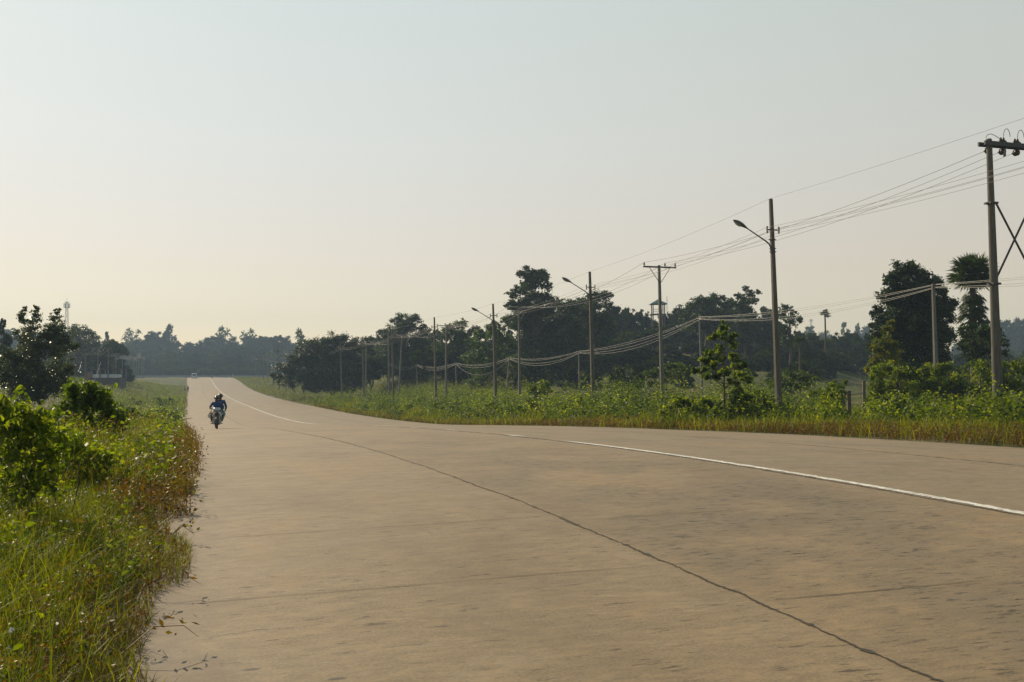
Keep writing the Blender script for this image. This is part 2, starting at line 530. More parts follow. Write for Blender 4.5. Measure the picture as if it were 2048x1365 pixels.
def ground_mat():
    m, nt, N, L, P = new_mat('ground_soil')
    tc = N.new('ShaderNodeTexCoord')
    n1 = N.new('ShaderNodeTexNoise'); n1.inputs['Scale'].default_value = .12; n1.inputs['Detail'].default_value = 8
    n2 = N.new('ShaderNodeTexNoise'); n2.inputs['Scale'].default_value = 1.7; n2.inputs['Detail'].default_value = 8
    for n in (n1, n2): L.new(tc.outputs['Object'], n.inputs['Vector'])
    r1 = ramp(N, [(.35, (.055, .075, .022)), (.52, (.085, .098, .032)), (.64, (.15, .125, .07))])
    r2 = ramp(N, [(.3, (.5, .5, .5)), (.7, (1.25, 1.25, 1.2))])
    L.new(n1.outputs['Fac'], r1.inputs[0]); L.new(n2.outputs['Fac'], r2.inputs[0])
    mx = N.new('ShaderNodeMix'); mx.data_type = 'RGBA'; mx.blend_type = 'MULTIPLY'; mx.inputs[0].default_value = 1
    L.new(r1.outputs[0], mx.inputs[6]); L.new(r2.outputs[0], mx.inputs[7])
    L.new(mx.outputs[2], P.inputs['Base Color'])
    P.inputs['Roughness'].default_value = .95; P.inputs['Specular IOR Level'].default_value = .1
    return m


M['road'] = road_mat()
M['ground'] = ground_mat()
M['joint'] = simple('joint_dirt', (.040, .034, .024), .95, 0, .4, 25)
M['line_paint'] = simple('line_paint', (.56, .55, .50), .75, 0, .35, 9)
M['sand'] = simple('sand', (.30, .235, .14), .95, 0, .2, 3)
M['asphalt'] = simple('asphalt', (.20, .21, .21), .9, 0, .15, 2)
# ------------------------------------------------------------------ the setting: ground, road, markings
def grid_mesh(name, mats, s, t, zf, uv=None):
    s = np.asarray(s, float); t = np.asarray(t, float)
    S, T = np.meshgrid(s, t, indexing='ij')
    X, Y = st2xy(S, T)
    V = np.stack([X, Y, zf(S, T)], -1).reshape(-1, 3)
    n, k = len(s), len(t)
    i = np.arange(n - 1)[:, None]*k; j = np.arange(k - 1)[None]
    q = np.stack([i + j, i + j + 1, i + k + j + 1, i + k + j], -1).reshape(-1, 4)[:, ::-1]
    b = MB().add(V, q)
    o = b.build(name, mats, smooth=True)
    if uv:
        me = o.data
        l = me.uv_layers.new(name=uv)
        vi = np.empty(len(me.loops), np.int32); me.loops.foreach_get('vertex_index', vi)
        ST = np.stack([S, T], -1).reshape(-1, 2)
        l.data.foreach_set('uv', ST[vi].astype(np.float32).ravel())
    return o


gs = np.concatenate([np.linspace(-50, 0, 11)[:-1], np.linspace(0, 60, 81)[:-1], np.linspace(60, 260, 81)[:-1],
                     np.linspace(260, 480, 45)[:-1], np.linspace(480, 1080, 50)])
gt = np.concatenate([-np.geomspace(640, 34, 34), np.linspace(-32, -8.6, 28), [EL + .05, -6, 0, 7, ER - .05],
                     np.linspace(9.6, 50, 46), np.geomspace(52, 640, 36)])
ground_o = grid_mesh('ground', M['ground'], gs, gt,
                     lambda s, t: ground_st(s, t) - np.where((t > EL) & (t < ER), .12, 0.0))
tag(ground_o, 'uneven green and brown verge and field either side of the road', 'ground', kind='structure')

rs_ = np.concatenate([np.linspace(-45, 0, 19)[:-1], np.linspace(0, 70, 141)[:-1], np.linspace(70, 300, 155)[:-1], np.linspace(300, 448, 75)])
rt_ = np.array([EL, -6.4, J1, -2, 0, 2.3, J3, 7, ER])


def road_z(s, t):
    return zroad(s) - CS*np.abs(t) + .012*(vnoise(s*.25, t*.4 + 40) - .5)


def road_zt(s, t):
    return road_z(s, t)


road = MB()
S_, T_ = np.meshgrid(rs_, rt_, indexing='ij')
Tj = T_.copy()
rr = np.random.RandomState(3)
Tj[:, 0] += .10*(vnoise(rs_*.9, rs_*0 + 5) - .5); Tj[:, -1] += .10*(vnoise(rs_*.8, rs_*0 + 15) - .5)
X_, Y_ = st2xy(S_, Tj)
Zt = road_z(S_, T_)
k_ = len(rt_)
Vt = np.stack([X_, Y_, Zt], -1)
Vb = Vt[:, [0, -1]].copy(); Vb[..., 2] -= .22
i_ = np.arange(len(rs_) - 1)[:, None]*k_; j_ = np.arange(k_ - 1)[None]
q_ = np.stack([i_ + k_ + j_, i_ + k_ + j_ + 1, i_ + j_ + 1, i_ + j_], -1).reshape(-1, 4)
nb = Vt.reshape(-1, 3).shape[0]
ii = np.arange(len(rs_) - 1)
sideL = np.stack([ii*k_, nb + ii*2, nb + ii*2 + 2, (ii + 1)*k_], 1)
sideR = np.stack([(ii + 1)*k_ + k_ - 1, nb + ii*2 + 3, nb + ii*2 + 1, ii*k_ + k_ - 1], 1)
road.add(np.vstack([Vt.reshape(-1, 3), Vb.reshape(-1, 3)]), np.vstack([q_, sideL, sideR]))
road_o = road.build('road', M['road'], smooth=False)
uvl = road_o.data.uv_layers.new(name='st')
vi_ = np.empty(len(road_o.data.loops), np.int32); road_o.data.loops.foreach_get('vertex_index', vi_)
ST_ = np.vstack([np.stack([S_, Tj], -1).reshape(-1, 2), np.stack([S_[:, [0, -1]], Tj[:, [0, -1]]], -1).reshape(-1, 2)])
uvl.data.foreach_set('uv', ST_[vi_].astype(np.float32).ravel())
tag(road_o, 'wide pale concrete slab road dipping and rising towards the far trees', 'road', kind='structure')


def ribbon(b, s, t, w, dz, var=None):
    """flat strip along points (s,t) of half width w lying dz above the road"""
    s = np.asarray(s, float); t = np.asarray(t, float); w = np.broadcast_to(np.asarray(w, float), s.shape)
    ds = np.gradient(s); dt = np.gradient(t); n = np.hypot(ds, dt) + 1e-9
    ns, ntt = -dt/n, ds/n
    rows = []
    for sg in (-1, 1):
        a, c = s + ns*w*sg, t + ntt*w*sg
        x, y = st2xy(a, c)
        rows.append(np.stack([x, y, road_interp(a, c) + dz], 1))
    k = len(s); i = np.arange(k - 1)
    q = np.stack([i, i + 1, k + i + 1, k + i], 1)
    V = np.vstack(rows)
    # keep the faces upward
    e1 = V[q[0, 1]] - V[q[0, 0]]; e2 = V[q[0, 3]] - V[q[0, 0]]
    if np.cross(e1, e2)[2] < 0: q = q[:, ::-1]
    b.add(V, q, var=var)


def road_interp(s, t):
    """height of the built road sheet (bilinear in its own grid) at s, t"""
    s = np.clip(np.asarray(s, float), rs_[0], rs_[-1] - 1e-6); t = np.clip(np.asarray(t, float), rt_[0] + 1e-6, rt_[-1] - 1e-6)
    i = np.clip(np.searchsorted(rs_, s, side='right') - 1, 0, len(rs_) - 2); j = np.clip(np.searchsorted(rt_, t, side='right') - 1, 0, k_ - 2)
    fs = (s - rs_[i])/(rs_[i + 1] - rs_[i]); ft = (t - rt_[j])/(rt_[j + 1] - rt_[j])
    return (Zt[i, j]*(1 - fs)*(1 - ft) + Zt[i + 1, j]*fs*(1 - ft) + Zt[i, j + 1]*(1 - fs)*ft + Zt[i + 1, j + 1]*fs*ft)


# joints: ragged, dirt filled lines between the slabs
jr = np.random.RandomState(11)
jb = MB()


def long_joint(t0, s0, s1, w, amp):
    s = np.concatenate([np.arange(s0, min(s1, 40), .03), np.arange(max(40, s0), s1, .5)]) if s0 < 40 else np.arange(s0, s1, .5)
    t = t0 + amp*(vnoise(s*3.1, s*0 + t0*7) - .5) + amp*1.2*(vnoise(s*.6, s*0 + t0*3) - .5) + amp*.5*(vnoise(s*11, s*0 + t0) - .5)
    t = t + amp*.16*jr.normal(size=len(s))*(s < 40)
    ww = w*(.10 + .75*vnoise(s*4.3, s*0 + 31 + t0) + .55*vnoise(s*17, s*0 + 3 + t0) + .35*jr.rand(len(s)) + 1.3*(vnoise(s*7, s*0 + 3 + t0) > .80))
    ribbon(jb, s, t, ww, .004)


long_joint(J1, 0, 26, .0105, .028)
long_joint(J1, 26, 300, .018, .03)
long_joint(J3, 0, 40, .018, .03)
long_joint(J3, 40, 120, .022, .04)
long_joint(-.10, 0, 24, .016, .03)
long_joint(-.10, 24, 66, .028, .05)


def cross_joint(s0, t0, t1, w, gaps=.25, seed=0):
    t = np.arange(t0, t1, .05)
    s = s0 + .004*jr.normal(size=len(t)) + .03*(vnoise(t*1.5, t*0 + s0) - .5) + .012*(vnoise(t*9, t*0 + s0) - .5)
    keep = vnoise(t*1.1 + seed, t*0 + s0*3) > gaps
    ww = w*(.35 + 1.3*vnoise(t*2.2 + seed, t*0 + 77))
    k = 0
    while k < len(t):
        if not keep[k]: k += 1; continue
        e = k
        while e < len(t) and keep[e]: e += 1
        if e - k > 4: ribbon(jb, s[k:e], t[k:e], ww[k:e]*np.clip(np.minimum(np.arange(e - k), np.arange(e - k)[::-1])/6, .15, 1), .0045)
        k = e


for k, (s0, w, g) in enumerate([(9.74, .010, .22), (12.32, .007, .36), (16.4, .008, .42), (22.5, .012, .5), (30.4, .018, .35), (38, .02, .5), (46, .02, .5), (64.5, .035, .1), (80, .03, .5), (98, .03, .5)]):
    cross_joint(s0, EL + .1, J1 - .05, w*.42, g, k*13)
for k, (s0, w, g) in enumerate([(8.45, .010, .38), (11.95, .009, .36), (15.6, .012, .5), (21, .014, .5), (27, .016, .5), (35, .018, .5), (55, .025, .5)]):
    cross_joint(s0, J1 + .05, -.2, w*.38, g, k*17 + 5)
for k, (s0, w, g) in enumerate([(10.9, .008, .45), (14.5, .010, .5), (19, .012, .5), (26, .014, .5), (33, .018, .5), (48, .02, .5)]):
    cross_joint(s0, .2, ER - .1, w*.45, g, k*19 + 2)
tag(jb.build('road_joint', M['joint']), 'dark ragged dirt filled joints between the concrete slabs', 'road joint', kind='structure')

# centre line: solid near and far, worn to pieces where the road turns down into the dip
lb = MB()


def line_piece(s0, s1, fade=True):
    s = np.arange(s0, s1, .04 if s1 < 50 else .5)
    if len(s) < 4: return
    w = .070 + .020*(vnoise(s*9, s*0 + 2) - .5) + .010*jr.normal(size=len(s))*(s < 40)
    if fade: w = w*np.clip(np.minimum(s - s0 + .1, s1 - s)/.8, .2, 1)
    t = .03 + .015*(vnoise(s*1.3, s*0 + 8) - .5)
    ribbon(lb, s, t, w, .005)


for a_, b_ in ((0, 23.8), (26.2, 28.3), (32.9, 34.8), (38.5, 40), (42, 48.5), (52, 54), (57, 60), (62, 300), (300, 400)):
    line_piece(a_, b_)
tag(lb.build('road_marking', M['line_paint']), 'single white painted centre line, worn through in places', 'road marking', kind='structure')

# the crossing road beyond the rise
cx = MB()
xs_ = np.linspace(-330, 220, 40)
for a_ in (0,):
    s0, s1 = 449.5, 466
    V = []
    for t in xs_:
        for s in (s0, s0 + .8, s1):
            x, y = st2xy(s, t); V.append((x, y, zroad(s) + (.05 if s == s0 else .75)))
    n = len(xs_); i = np.arange(n - 1)[:, None]*3; j = np.arange(2)[None]
    q = np.stack([i + j, i + 3 + j, i + 3 + j + 1, i + j + 1], -1).reshape(-1, 4)
    cx.add(V, q)
tag(cx.build('crossing_road', M['asphalt']), 'grey road crossing at the far end below the trees', 'road', kind='structure')

# bare sand patch in the left field
pt = MB()
an = np.linspace(0, 2*math.pi, 40, endpoint=False)
pc = W(258, 772, 92.0)
rad = 1 + .3*(vnoise(an*2, an*0 + 4) - .5)
px_ = pc[0] + 4.3*rad*np.cos(an); py_ = pc[1] + 8.0*rad*np.sin(an)
V = [(pc[0], pc[1], gz(pc[0], pc[1]) + .10)] + [(a, b, gz(a, b) + .05) for a, b in zip(px_, py_)]
pt.add(V, None, [[0, k + 1, (k + 1) % 40 + 1] for k in range(40)])
tag(pt.build('sand_path', M['sand'], smooth=True), 'bare tan sand patch in the left field', 'sand', kind='structure')


# ------------------------------------------------------------------ foliage builders
def unit(v):
    return v/(np.linalg.norm(v, axis=-1, keepdims=True) + 1e-12)


def rand_dirs(rng, n):
    return unit(rng.normal(size=(n, 3)))


def leaf_kites(b, c, nrm, L, rng, var, ratio=.5, fold=.0, m=0, along=None):
    """one kite-shaped leaf per centre c, facing nrm, length L"""
    n = len(c)
    L = np.broadcast_to(np.asarray(L, float), (n,))[:, None]
    a = rand_dirs(rng, n) if along is None else along
    a = unit(a - (a*nrm).sum(1, keepdims=True)*nrm)
    s = np.cross(nrm, a)
    w = ratio*.5*L
    p0 = c - a*L*.5
    p1 = c - a*L*.05 + s*w + nrm*fold*L
    p2 = c + a*L*.5
    p3 = c - a*L*.05 - s*w + nrm*fold*L
    V = np.stack([p0, p1, p2, p3], 1).reshape(-1, 3)
    q = np.arange(n*4).reshape(-1, 4)
    b.add(V, q, var=np.repeat(np.clip(var, 0, 1), 4), m=m)


def leaf_ovals(b, c, nrm, along, L, rng, var, ratio=.45, m=0):
    """near leaf: pointed oval folded along the midrib, four quads"""
    n = len(c)
    L = np.broadcast_to(np.asarray(L, float), (n,))[:, None]
    a = unit(along); s = unit(np.cross(nrm, a)); u = np.cross(a, s)
    w = ratio*.5*L
    ts = np.array([0, .28, .62, 1.0]); ws = np.array([0, 1.0, .82, 0]); dr = np.array([0, .02, -.03, -.16])
    mid = [c + a*L*t + u*L*d for t, d in zip(ts, dr)]
    lf = [mid[k] + s*w*ws[k] + u*w*.35*ws[k] for k in (1, 2)]
    rt = [mid[k] - s*w*ws[k] + u*w*.35*ws[k] for k in (1, 2)]
    V = np.stack([mid[0], mid[1], mid[2], mid[3], lf[0], lf[1], rt[0], rt[1]], 1).reshape(-1, 3)
    o = np.arange(n)[:, None]*8
    q = np.concatenate([o + np.array([[1, 2, 5, 4]]), o + np.array([[2, 1, 6, 7]])])
    t = np.concatenate([o + np.array([[0, 1, 4]]), o + np.array([[0, 6, 1]]), o + np.array([[2, 3, 5]]), o + np.array([[3, 2, 7]])])
    b.add(V, q, t, var=np.repeat(np.clip(var, 0, 1), 8), m=m)


def crown_leaves(b, clumps, leaf, rng, cov=1.3, sub=None, flat=.75, up=.5, ratio=.55, var0=.5, vspread=.28, m=0, inner=.35):
    """leaves gathered in many small sprays spread over and through each clump ellipsoid"""
    for (cx_, cy_, cz_, rx, ry, rz) in clumps:
        r = (rx*ry*rz)**(1/3)
        ns = sub or int(np.clip(14 + 10*r, 12, 60))
        d = rand_dirs(rng, ns)
        rad = np.where(rng.rand(ns) < inner, rng.uniform(.15, .7, ns), rng.uniform(.68, 1.06, ns))
        sc = d*rad[:, None]*np.array([rx, ry, rz]) + np.array([cx_, cy_, cz_])
        sr = r*rng.uniform(.20, .42, ns)
        area = 4*math.pi*r*r
        nl = max(10, int(cov*area/(leaf*leaf*ratio*.5)/ns))
        for k in range(ns):
            n = int(nl*rng.uniform(.5, 1.5)*(sr[k]/(.31*r))**2) + 3
            o = rng.normal(size=(n, 3))*.52
            o[:, 2] *= flat
            c = sc[k] + o*sr[k]
            nr = unit(rand_dirs(rng, n)*.9 + d[k]*.45 + np.array([0, 0, up]))
            v = var0 + rng.normal()*vspread*.6 + rng.normal(size=n)*vspread*.5
            leaf_kites(b, c, nr, leaf*rng.uniform(.65, 1.3, n), rng, v, ratio, m=m)


def limb_path(a, c, rng, sag=.12, n=6):
    a = np.asarray(a, float); c = np.asarray(c, float)
    t = np.linspace(0, 1, n)[:, None]
    L = np.linalg.norm(c - a)
    mid = rng.normal(size=3)*L*sag*.5
    p = a + (c - a)*t + np.sin(t*math.pi)*mid
    p[:, 2] += (np.sin(t[:, 0]*math.pi))*L*sag*.4
    return p


def make_trunk(b, base, clumps, rng, r0, fork=.4, lean=None, m=0, limbs=None, nseg=7, climb=.62):
    base = np.asarray(base, float)
    cs = np.array([c[:3] for c in clumps]); zt = cs[:, 2].max(); zc = cs[:, 2].mean()
    top = np.array([cs[:, 0].mean()*.7 + base[0]*.3, cs[:, 1].mean()*.7 + base[1]*.3, zc*.55 + zt*.45])
    path = limb_path(base - np.array([0, 0, .25]), top, rng, .05, 9)
    b.tube(path, np.linspace(r0*1.15, r0*.25, 9), nseg, m=m, var=.5)
    order = range(len(clumps)) if limbs is None else rng.permutation(len(clumps))[:limbs]
    H = top[2] - base[2]
    for k in order:
        f = np.clip((cs[k, 2] - base[2])/max(H, .1)*climb, fork*.6, .97)*rng.uniform(.85, 1.0)
        i = f*8; i0 = int(i)
        st = path[i0]*(1 - (i - i0)) + path[min(8, i0 + 1)]*(i - i0)
        rr_ = r0*(1 - f)*.65 + r0*.08
        b.tube(limb_path(st, cs[k], rng, .15), np.linspace(rr_, r0*.06 + .006, 6), 5, m=m, var=.5)


def clumps_px(spec, d, depth=1.0, jit=.25, rng=None):
    """(x, y, rx, ry) in photograph pixels at distance d -> ellipsoids in metres with their own depth"""
    out = []
    for q in spec:
        x, y, rx, ry = q[:4]
        dd = d + (q[4] if len(q) > 4 else (rng.uniform(-1, 1)*jit*60*d/F if rng is not None else 0))
        p = W(x, y, dd); k = dd/F
        out.append((p[0], p[1], p[2], rx*k, max(rx, ry*.8)*k*depth, ry*k))
    return out


def plant(name, label, cat, base, clumps, leaf, lmat, seed, cov=1.3, r0=.12, bark='bark', group=None, trunk=True, fork=.4, part=('trunk', 'crown'), limbs=None, climb=.62, **kw):
    rng = np.random.RandomState(seed)
    base = np.asarray(base, float)
    root = empty(name, base, label, cat, group)
    if trunk:
        tb = MB(); make_trunk(tb, base, clumps, rng, r0, fork, limbs=limbs, climb=climb); tb.shift(base).build(part[0], M[bark], root, smooth=True)
    cb = MB(); crown_leaves(cb, clumps, leaf, rng, cov, **kw); cb.shift(base).build(part[1], M[lmat], root)
    return root


def on_ground(px, py, d):
    p = W(px, py, d)
    return (p[0], p[1], gz(p[0], p[1]))
# ------------------------------------------------------------------ wooded background: prototypes of unit height, copied tree by tree
def proto_clumps(kind, rng):
    c = []
    if kind == 'round':
        for k in range(9):
            a = rng.uniform(0, 2*math.pi); r = rng.uniform(.08, .28)
            c.append((r*math.cos(a), r*math.sin(a), rng.uniform(.42, .80), .19, .19, .15))
        c.append((0, 0, .86, .17, .17, .12))
    elif kind == 'tall':
        for k in range(9):
            a = rng.uniform(0, 2*math.pi); z = .30 + k*.075; r = .19*(1 - abs(z - .55))
            c.append((r*math.cos(a), r*math.sin(a), z, .16, .16, .13))
        c.append((.02, 0, .90, .11, .11, .10))
    elif kind == 'umbrella':
        for k in range(11):
            a = k*2.4; r = .40*math.sqrt((k + .5)/11)
            c.append((r*math.cos(a), r*math.sin(a), .84 - .55*r*r*2 + rng.uniform(-.03, .03), .17, .17, .085))
        for k in range(4):
            a = rng.uniform(0, 6.28); c.append((.2*math.cos(a), .2*math.sin(a), .62, .14, .14, .07))
    elif kind == 'cone':
        for k in range(10):
            z = .22 + k*.075; r = (1 - z)*.30; a = k*2.4
            c.append((r*math.cos(a), r*math.sin(a), z, .08 + (1 - z)*.17, .08 + (1 - z)*.17, .09))
        c.append((0, 0, .94, .05, .05, .06))
    elif kind == 'gappy':
        for k in range(10):
            a = rng.uniform(0, 2*math.pi); z = rng.uniform(.38, .92); r = rng.uniform(.1, .36)*(1.25 - z)
            c.append((r*math.cos(a), r*math.sin(a), z, .10, .10, .085))
        c.append((.03, 0, .93, .10, .10, .06))
    elif kind == 'mound':
        for k in range(10):
            a = k*2.4; r = .34*math.sqrt((k + .3)/10)
            c.append((r*math.cos(a), r*math.sin(a), .80 - 1.35*r + rng.uniform(-.05, .05), .17, .17, .17))
        for k in range(6):
            a = rng.uniform(0, 6.28); c.append((.34*math.cos(a), .34*math.sin(a), .16, .15, .15, .16))
    return c


def star_crown(b, c, r, n, rng, L=.5, w=.10, droop=.35, var0=.45):
    """radiating long leaves (palm-like or feathery twig ends)"""
    d = rand_dirs(rng, n); d[:, 2] = np.abs(d[:, 2])*1.1 - .25
    d = unit(d)
    c = np.asarray(c, float)
    s = unit(np.cross(d, np.array([0, 0, 1.]) + rng.normal(size=(n, 3))*.3))
    p = [c + d*r*f + np.array([0, 0, -droop*r*f*f]) for f in (.05, .45, .8, 1.0)]
    ww = [w*.3, w, w*.8, 0.02*w]
    V = np.stack([p[k] + s*ww[k]*r*sg for k in range(4) for sg in (-1, 1)], 1).reshape(-1, 3)
    o = np.arange(n)[:, None]*8
    q = np.concatenate([o + np.array([[0, 1, 3, 2]]), o + np.array([[2, 3, 5, 4]]), o + np.array([[4, 5, 7, 6]])])
    b.add(V, q, var=np.repeat(np.clip(var0 + rng.normal(size=n)*.2, 0, 1), 8))


PROTO = {}


def get_proto(kind, v):
    key = (kind, v)
    if key in PROTO: return PROTO[key]
    rng = np.random.RandomState(hash(kind) % 1000 if False else sum(map(ord, kind)) + v*101)
    tb, cb = MB(), MB()
    if kind == 'star':
        tips = [(rng.uniform(-.22, .22), rng.uniform(-.22, .22), rng.uniform(.55, .9), .1, .1, .1) for _ in range(7)]
        make_trunk(tb, (0, 0, 0), tips, rng, .035)
        for t in tips: star_crown(cb, t[:3], .17, 26, rng)
        crown_leaves(cb, [(0, 0, .45, .22, .22, .2)], .05, rng, 1.0)
    else:
        cl = proto_clumps(kind, rng)
        make_trunk(tb, (0, 0, .015), cl, rng, .022 if kind != 'umbrella' else .035, limbs=8)
        crown_leaves(cb, cl, .045 if kind != 'umbrella' else .04, rng, 1.9, sub=16, up=.6, vspread=.36, inner=.45)
    lf_ = M['leaf_far_light' if v == 1 else 'leaf_far']
    tm = tb.mesh('trunk', M['bark']); cm = cb.mesh('crown', lf_)
    both = MB()
    for src, m in ((tb, 0), (cb, 1)):
        n0 = both.n
        for v_, w_ in zip(src.v, src.var): both.add(v_, var=w_)
        off = n0
        for q in src.q: both.q.append(q + off); both.qm.append(np.full(len(q), m))
        for t in src.t: both.t.append(t + off); both.tm.append(np.full(len(t), m))
    bm_ = both.mesh('tree', [M['bark'], lf_])
    PROTO[key] = (tm, cm, bm_)
    return PROTO[key]


KIND_WORD = {'round': 'broad round-crowned tree', 'tall': 'tall narrow leafy tree', 'umbrella': 'flat-topped spreading tree', 'cone': 'pointed conical tree',
             'gappy': 'loose open-crowned tree', 'mound': 'low dense bushy tree', 'star': 'spiky-topped feathery tree'}
ft_rng = np.random.RandomState(21)


def forest_tree(px, ytop, wpx, d, kind, where, group, name='forest_tree', parts=None, hmin=2.5, label=None):
    X = (px - 1024)/F*d; top = W(px, ytop, d)
    z0 = gz(top[0], top[1]) - .15
    H = max(hmin, top[2] - z0)/(.97 if kind != 'umbrella' else .92); wd = wpx/F*d
    tm, cm, bm_ = get_proto(kind, int(ft_rng.randint(3)))
    lab = label or (KIND_WORD[kind] + ' ' + where)
    if parts is None: parts = d < 175
    if parts:
        o = empty(name, (top[0], top[1], z0), lab, 'tree', group, ft_rng.uniform(0, 6.28))
        for nm, me in (('trunk', tm), ('crown', cm)):
            c = bpy.data.objects.new(nm, me); COL.objects.link(c); c.parent = o
    else:
        o = bpy.data.objects.new(name, bm_); COL.objects.link(o)
        o.location = (top[0], top[1], z0); o.rotation_euler = (0, 0, ft_rng.uniform(0, 6.28))
        tag(o, lab, 'tree', group)
    o.scale = (wd, wd, H)
    return o


SKY_X = [-60, 0, 30, 150, 200, 215, 235, 250, 265, 280, 300, 320, 337, 350, 370, 400, 425, 440, 455, 480, 500, 515, 530, 560, 590, 605, 625, 640, 700, 740, 755, 770, 785]
SKY_Y = [645, 642, 655, 660, 672, 672, 684, 676, 662, 676, 673, 672, 668, 674, 676, 674, 670, 664, 668, 676, 667, 664, 672, 676, 672, 666, 674, 676, 684, 680, 672, 668, 672]
where = 'in the hazy wood past the far end of the road'
grp = 'trees of the hazy wood beyond the road'
kinds = ['round', 'mound', 'round', 'mound', 'round', 'mound']
for x in np.arange(-50, 790, 27):
    x = x + ft_rng.uniform(-6, 6)
    forest_tree(x, np.interp(x, SKY_X, SKY_Y) + ft_rng.uniform(4, 12), ft_rng.uniform(52, 84), 640 + ft_rng.uniform(-15, 15), kinds[ft_rng.randint(6)], where, grp, 'hazy_tree')
for x in np.arange(-50, 790, 30):
    x = x + ft_rng.uniform(-8, 8)
    forest_tree(x, np.interp(x, SKY_X, SKY_Y) + ft_rng.uniform(16, 30), ft_rng.uniform(56, 90), 565 + ft_rng.uniform(-15, 15), kinds[ft_rng.randint(6)], where, grp, 'hazy_tree')
for x in np.arange(100, 800, 22):
    x = x + ft_rng.uniform(-8, 8)
    forest_tree(x, ft_rng.uniform(702, 724), ft_rng.uniform(46, 70), 505 + ft_rng.uniform(-8, 8), 'mound', where, grp, 'hazy_tree')
for x in np.arange(120, 790, 26):
    x = x + ft_rng.uniform(-8, 8)
    forest_tree(x, ft_rng.uniform(727, 738), ft_rng.uniform(40, 66), 483 + ft_rng.uniform(-4, 4), 'mound', 'at the foot of the hazy wood beside the crossing road', 'bushes beside the far crossing road', 'hazy_bush')
# the few that stand out above the hazy wood
for x, y, w, d, k, lab in [(264, 654, 56, 645, 'star', 'feathery tree topping the hazy wood left of the conical tree'),
                           (337, 652, 66, 642, 'cone', 'pointed conical tree standing above the hazy wood'),
                           (310, 663, 54, 638, 'round', 'wide dome-shaped tree just left of the conical tree in the hazy wood'),
                           (440, 648, 62, 640, 'star', 'spiky tree crowning the hazy wood above the motorbike'),
                           (502, 655, 60, 640, 'star', 'spiky tree crowning the hazy wood above the far lamp poles'),
                           (607, 654, 56, 420, 'star', 'palm-like spiky tree behind the big spreading roadside tree'),
                           (212, 664, 34, 420, 'gappy', 'thin hazy tree between the left grove and the far wood'),
                           (560, 672, 60, 600, 'round', 'dark rounded tree behind the tall tee-shaped far pole')]:
    forest_tree(x, y, w, d, k, '', None, 'hazy_tree', label=lab)

# the left grove
grp = 'trees of the left grove'
for x, y, w, d, k in [(-40, 640, 90, 150, 'round'), (8, 640, 60, 135, 'gappy'), (-10, 690, 80, 120, 'round'), (60, 665, 70, 160, 'round'), (120, 662, 70, 245, 'round'),
                      (150, 655, 50, 250, 'gappy'), (196, 690, 60, 255, 'mound'), (215, 705, 60, 262, 'mound'), (240, 712, 60, 270, 'mound'), (-70, 660, 80, 110, 'round'), (30, 700, 70, 140, 'mound'), (120, 712, 60, 160, 'mound'), (160, 712, 70, 258, 'mound')]:
    forest_tree(x, y, w, d, k, 'in the grove behind the many-stemmed left tree', grp, 'grove_tree', parts=True)
forest_tree(226, 683, 62, 252, 'umbrella', '', None, 'umbrella_tree', parts=True, label='flat umbrella-shaped tree above the white roadside shelter')

# the wooded rise on the right
SX = [735, 755, 770, 850, 880, 900, 920, 940, 960, 1000, 1110, 1130, 1160, 1185, 1215, 1230, 1250, 1275, 1295, 1345, 1365, 1400, 1420, 1450, 1470, 1520, 1535, 1555, 1605, 1650, 1690, 1750]
SY = [682, 668, 662, 660, 664, 660, 655, 650, 650, 645, 600, 605, 600, 600, 600, 610, 618, 612, 624, 626, 612, 600, 594, 600, 604, 606, 624, 640, 662, 668, 664, 662]
where = 'massed on the wooded rise behind the poles'
grp = 'trees massed on the wooded rise'
for x in np.arange(745, 1640, 34):
    x = x + ft_rng.uniform(-7, 7)
    forest_tree(x, np.interp(x, SX, SY) + ft_rng.uniform(0, 8), ft_rng.uniform(56, 86), 215 + ft_rng.uniform(-8, 8), ['round', 'gappy', 'round', 'round', 'tall'][ft_rng.randint(5)], where, grp, 'rise_tree')
for x in np.arange(745, 1650, 42):
    x = x + ft_rng.uniform(-9, 9)
    forest_tree(x, np.interp(x, SX, SY) + ft_rng.uniform(22, 44), ft_rng.uniform(70, 110), 190 + ft_rng.uniform(-8, 8), ['round', 'round', 'mound'][ft_rng.randint(3)], where, grp, 'rise_tree')
for x in np.arange(860, 1660, 48):
    x = x + ft_rng.uniform(-9, 9)
    forest_tree(x, ft_rng.uniform(678, 712), ft_rng.uniform(70, 110), 172 + ft_rng.uniform(-6, 6), ['mound', 'round', 'mound'][ft_rng.randint(3)], where, grp, 'rise_tree')
for x in np.arange(1060, 1640, 44):
    x = x + ft_rng.uniform(-12, 12)
    if 1380 < x < 1420: continue
    forest_tree(x, ft_rng.uniform(722, 742), ft_rng.uniform(40, 62), 128 + ft_rng.uniform(-6, 6), ['gappy', 'round', 'mound'][ft_rng.randint(3)], 'in the row at the top of the mown slope', 'small trees at the top of the mown slope', 'small_tree', hmin=1.8)
for x in np.arange(1050, 1660, 30):
    x = x + ft_rng.uniform(-8, 8)
    forest_tree(x, ft_rng.uniform(690, 716), ft_rng.uniform(54, 84), 152 + ft_rng.uniform(-5, 5), 'mound', 'massed on the wooded rise behind the poles', 'trees massed on the wooded rise', 'rise_tree', parts=True)
for x in np.arange(1180, 1560, 24):
    forest_tree(x + ft_rng.uniform(-6, 6), ft_rng.uniform(632, 652), ft_rng.uniform(50, 80), 228 + ft_rng.uniform(-4, 4), 'mound', 'massed on the wooded rise behind the poles', 'trees massed on the wooded rise', 'rise_tree')
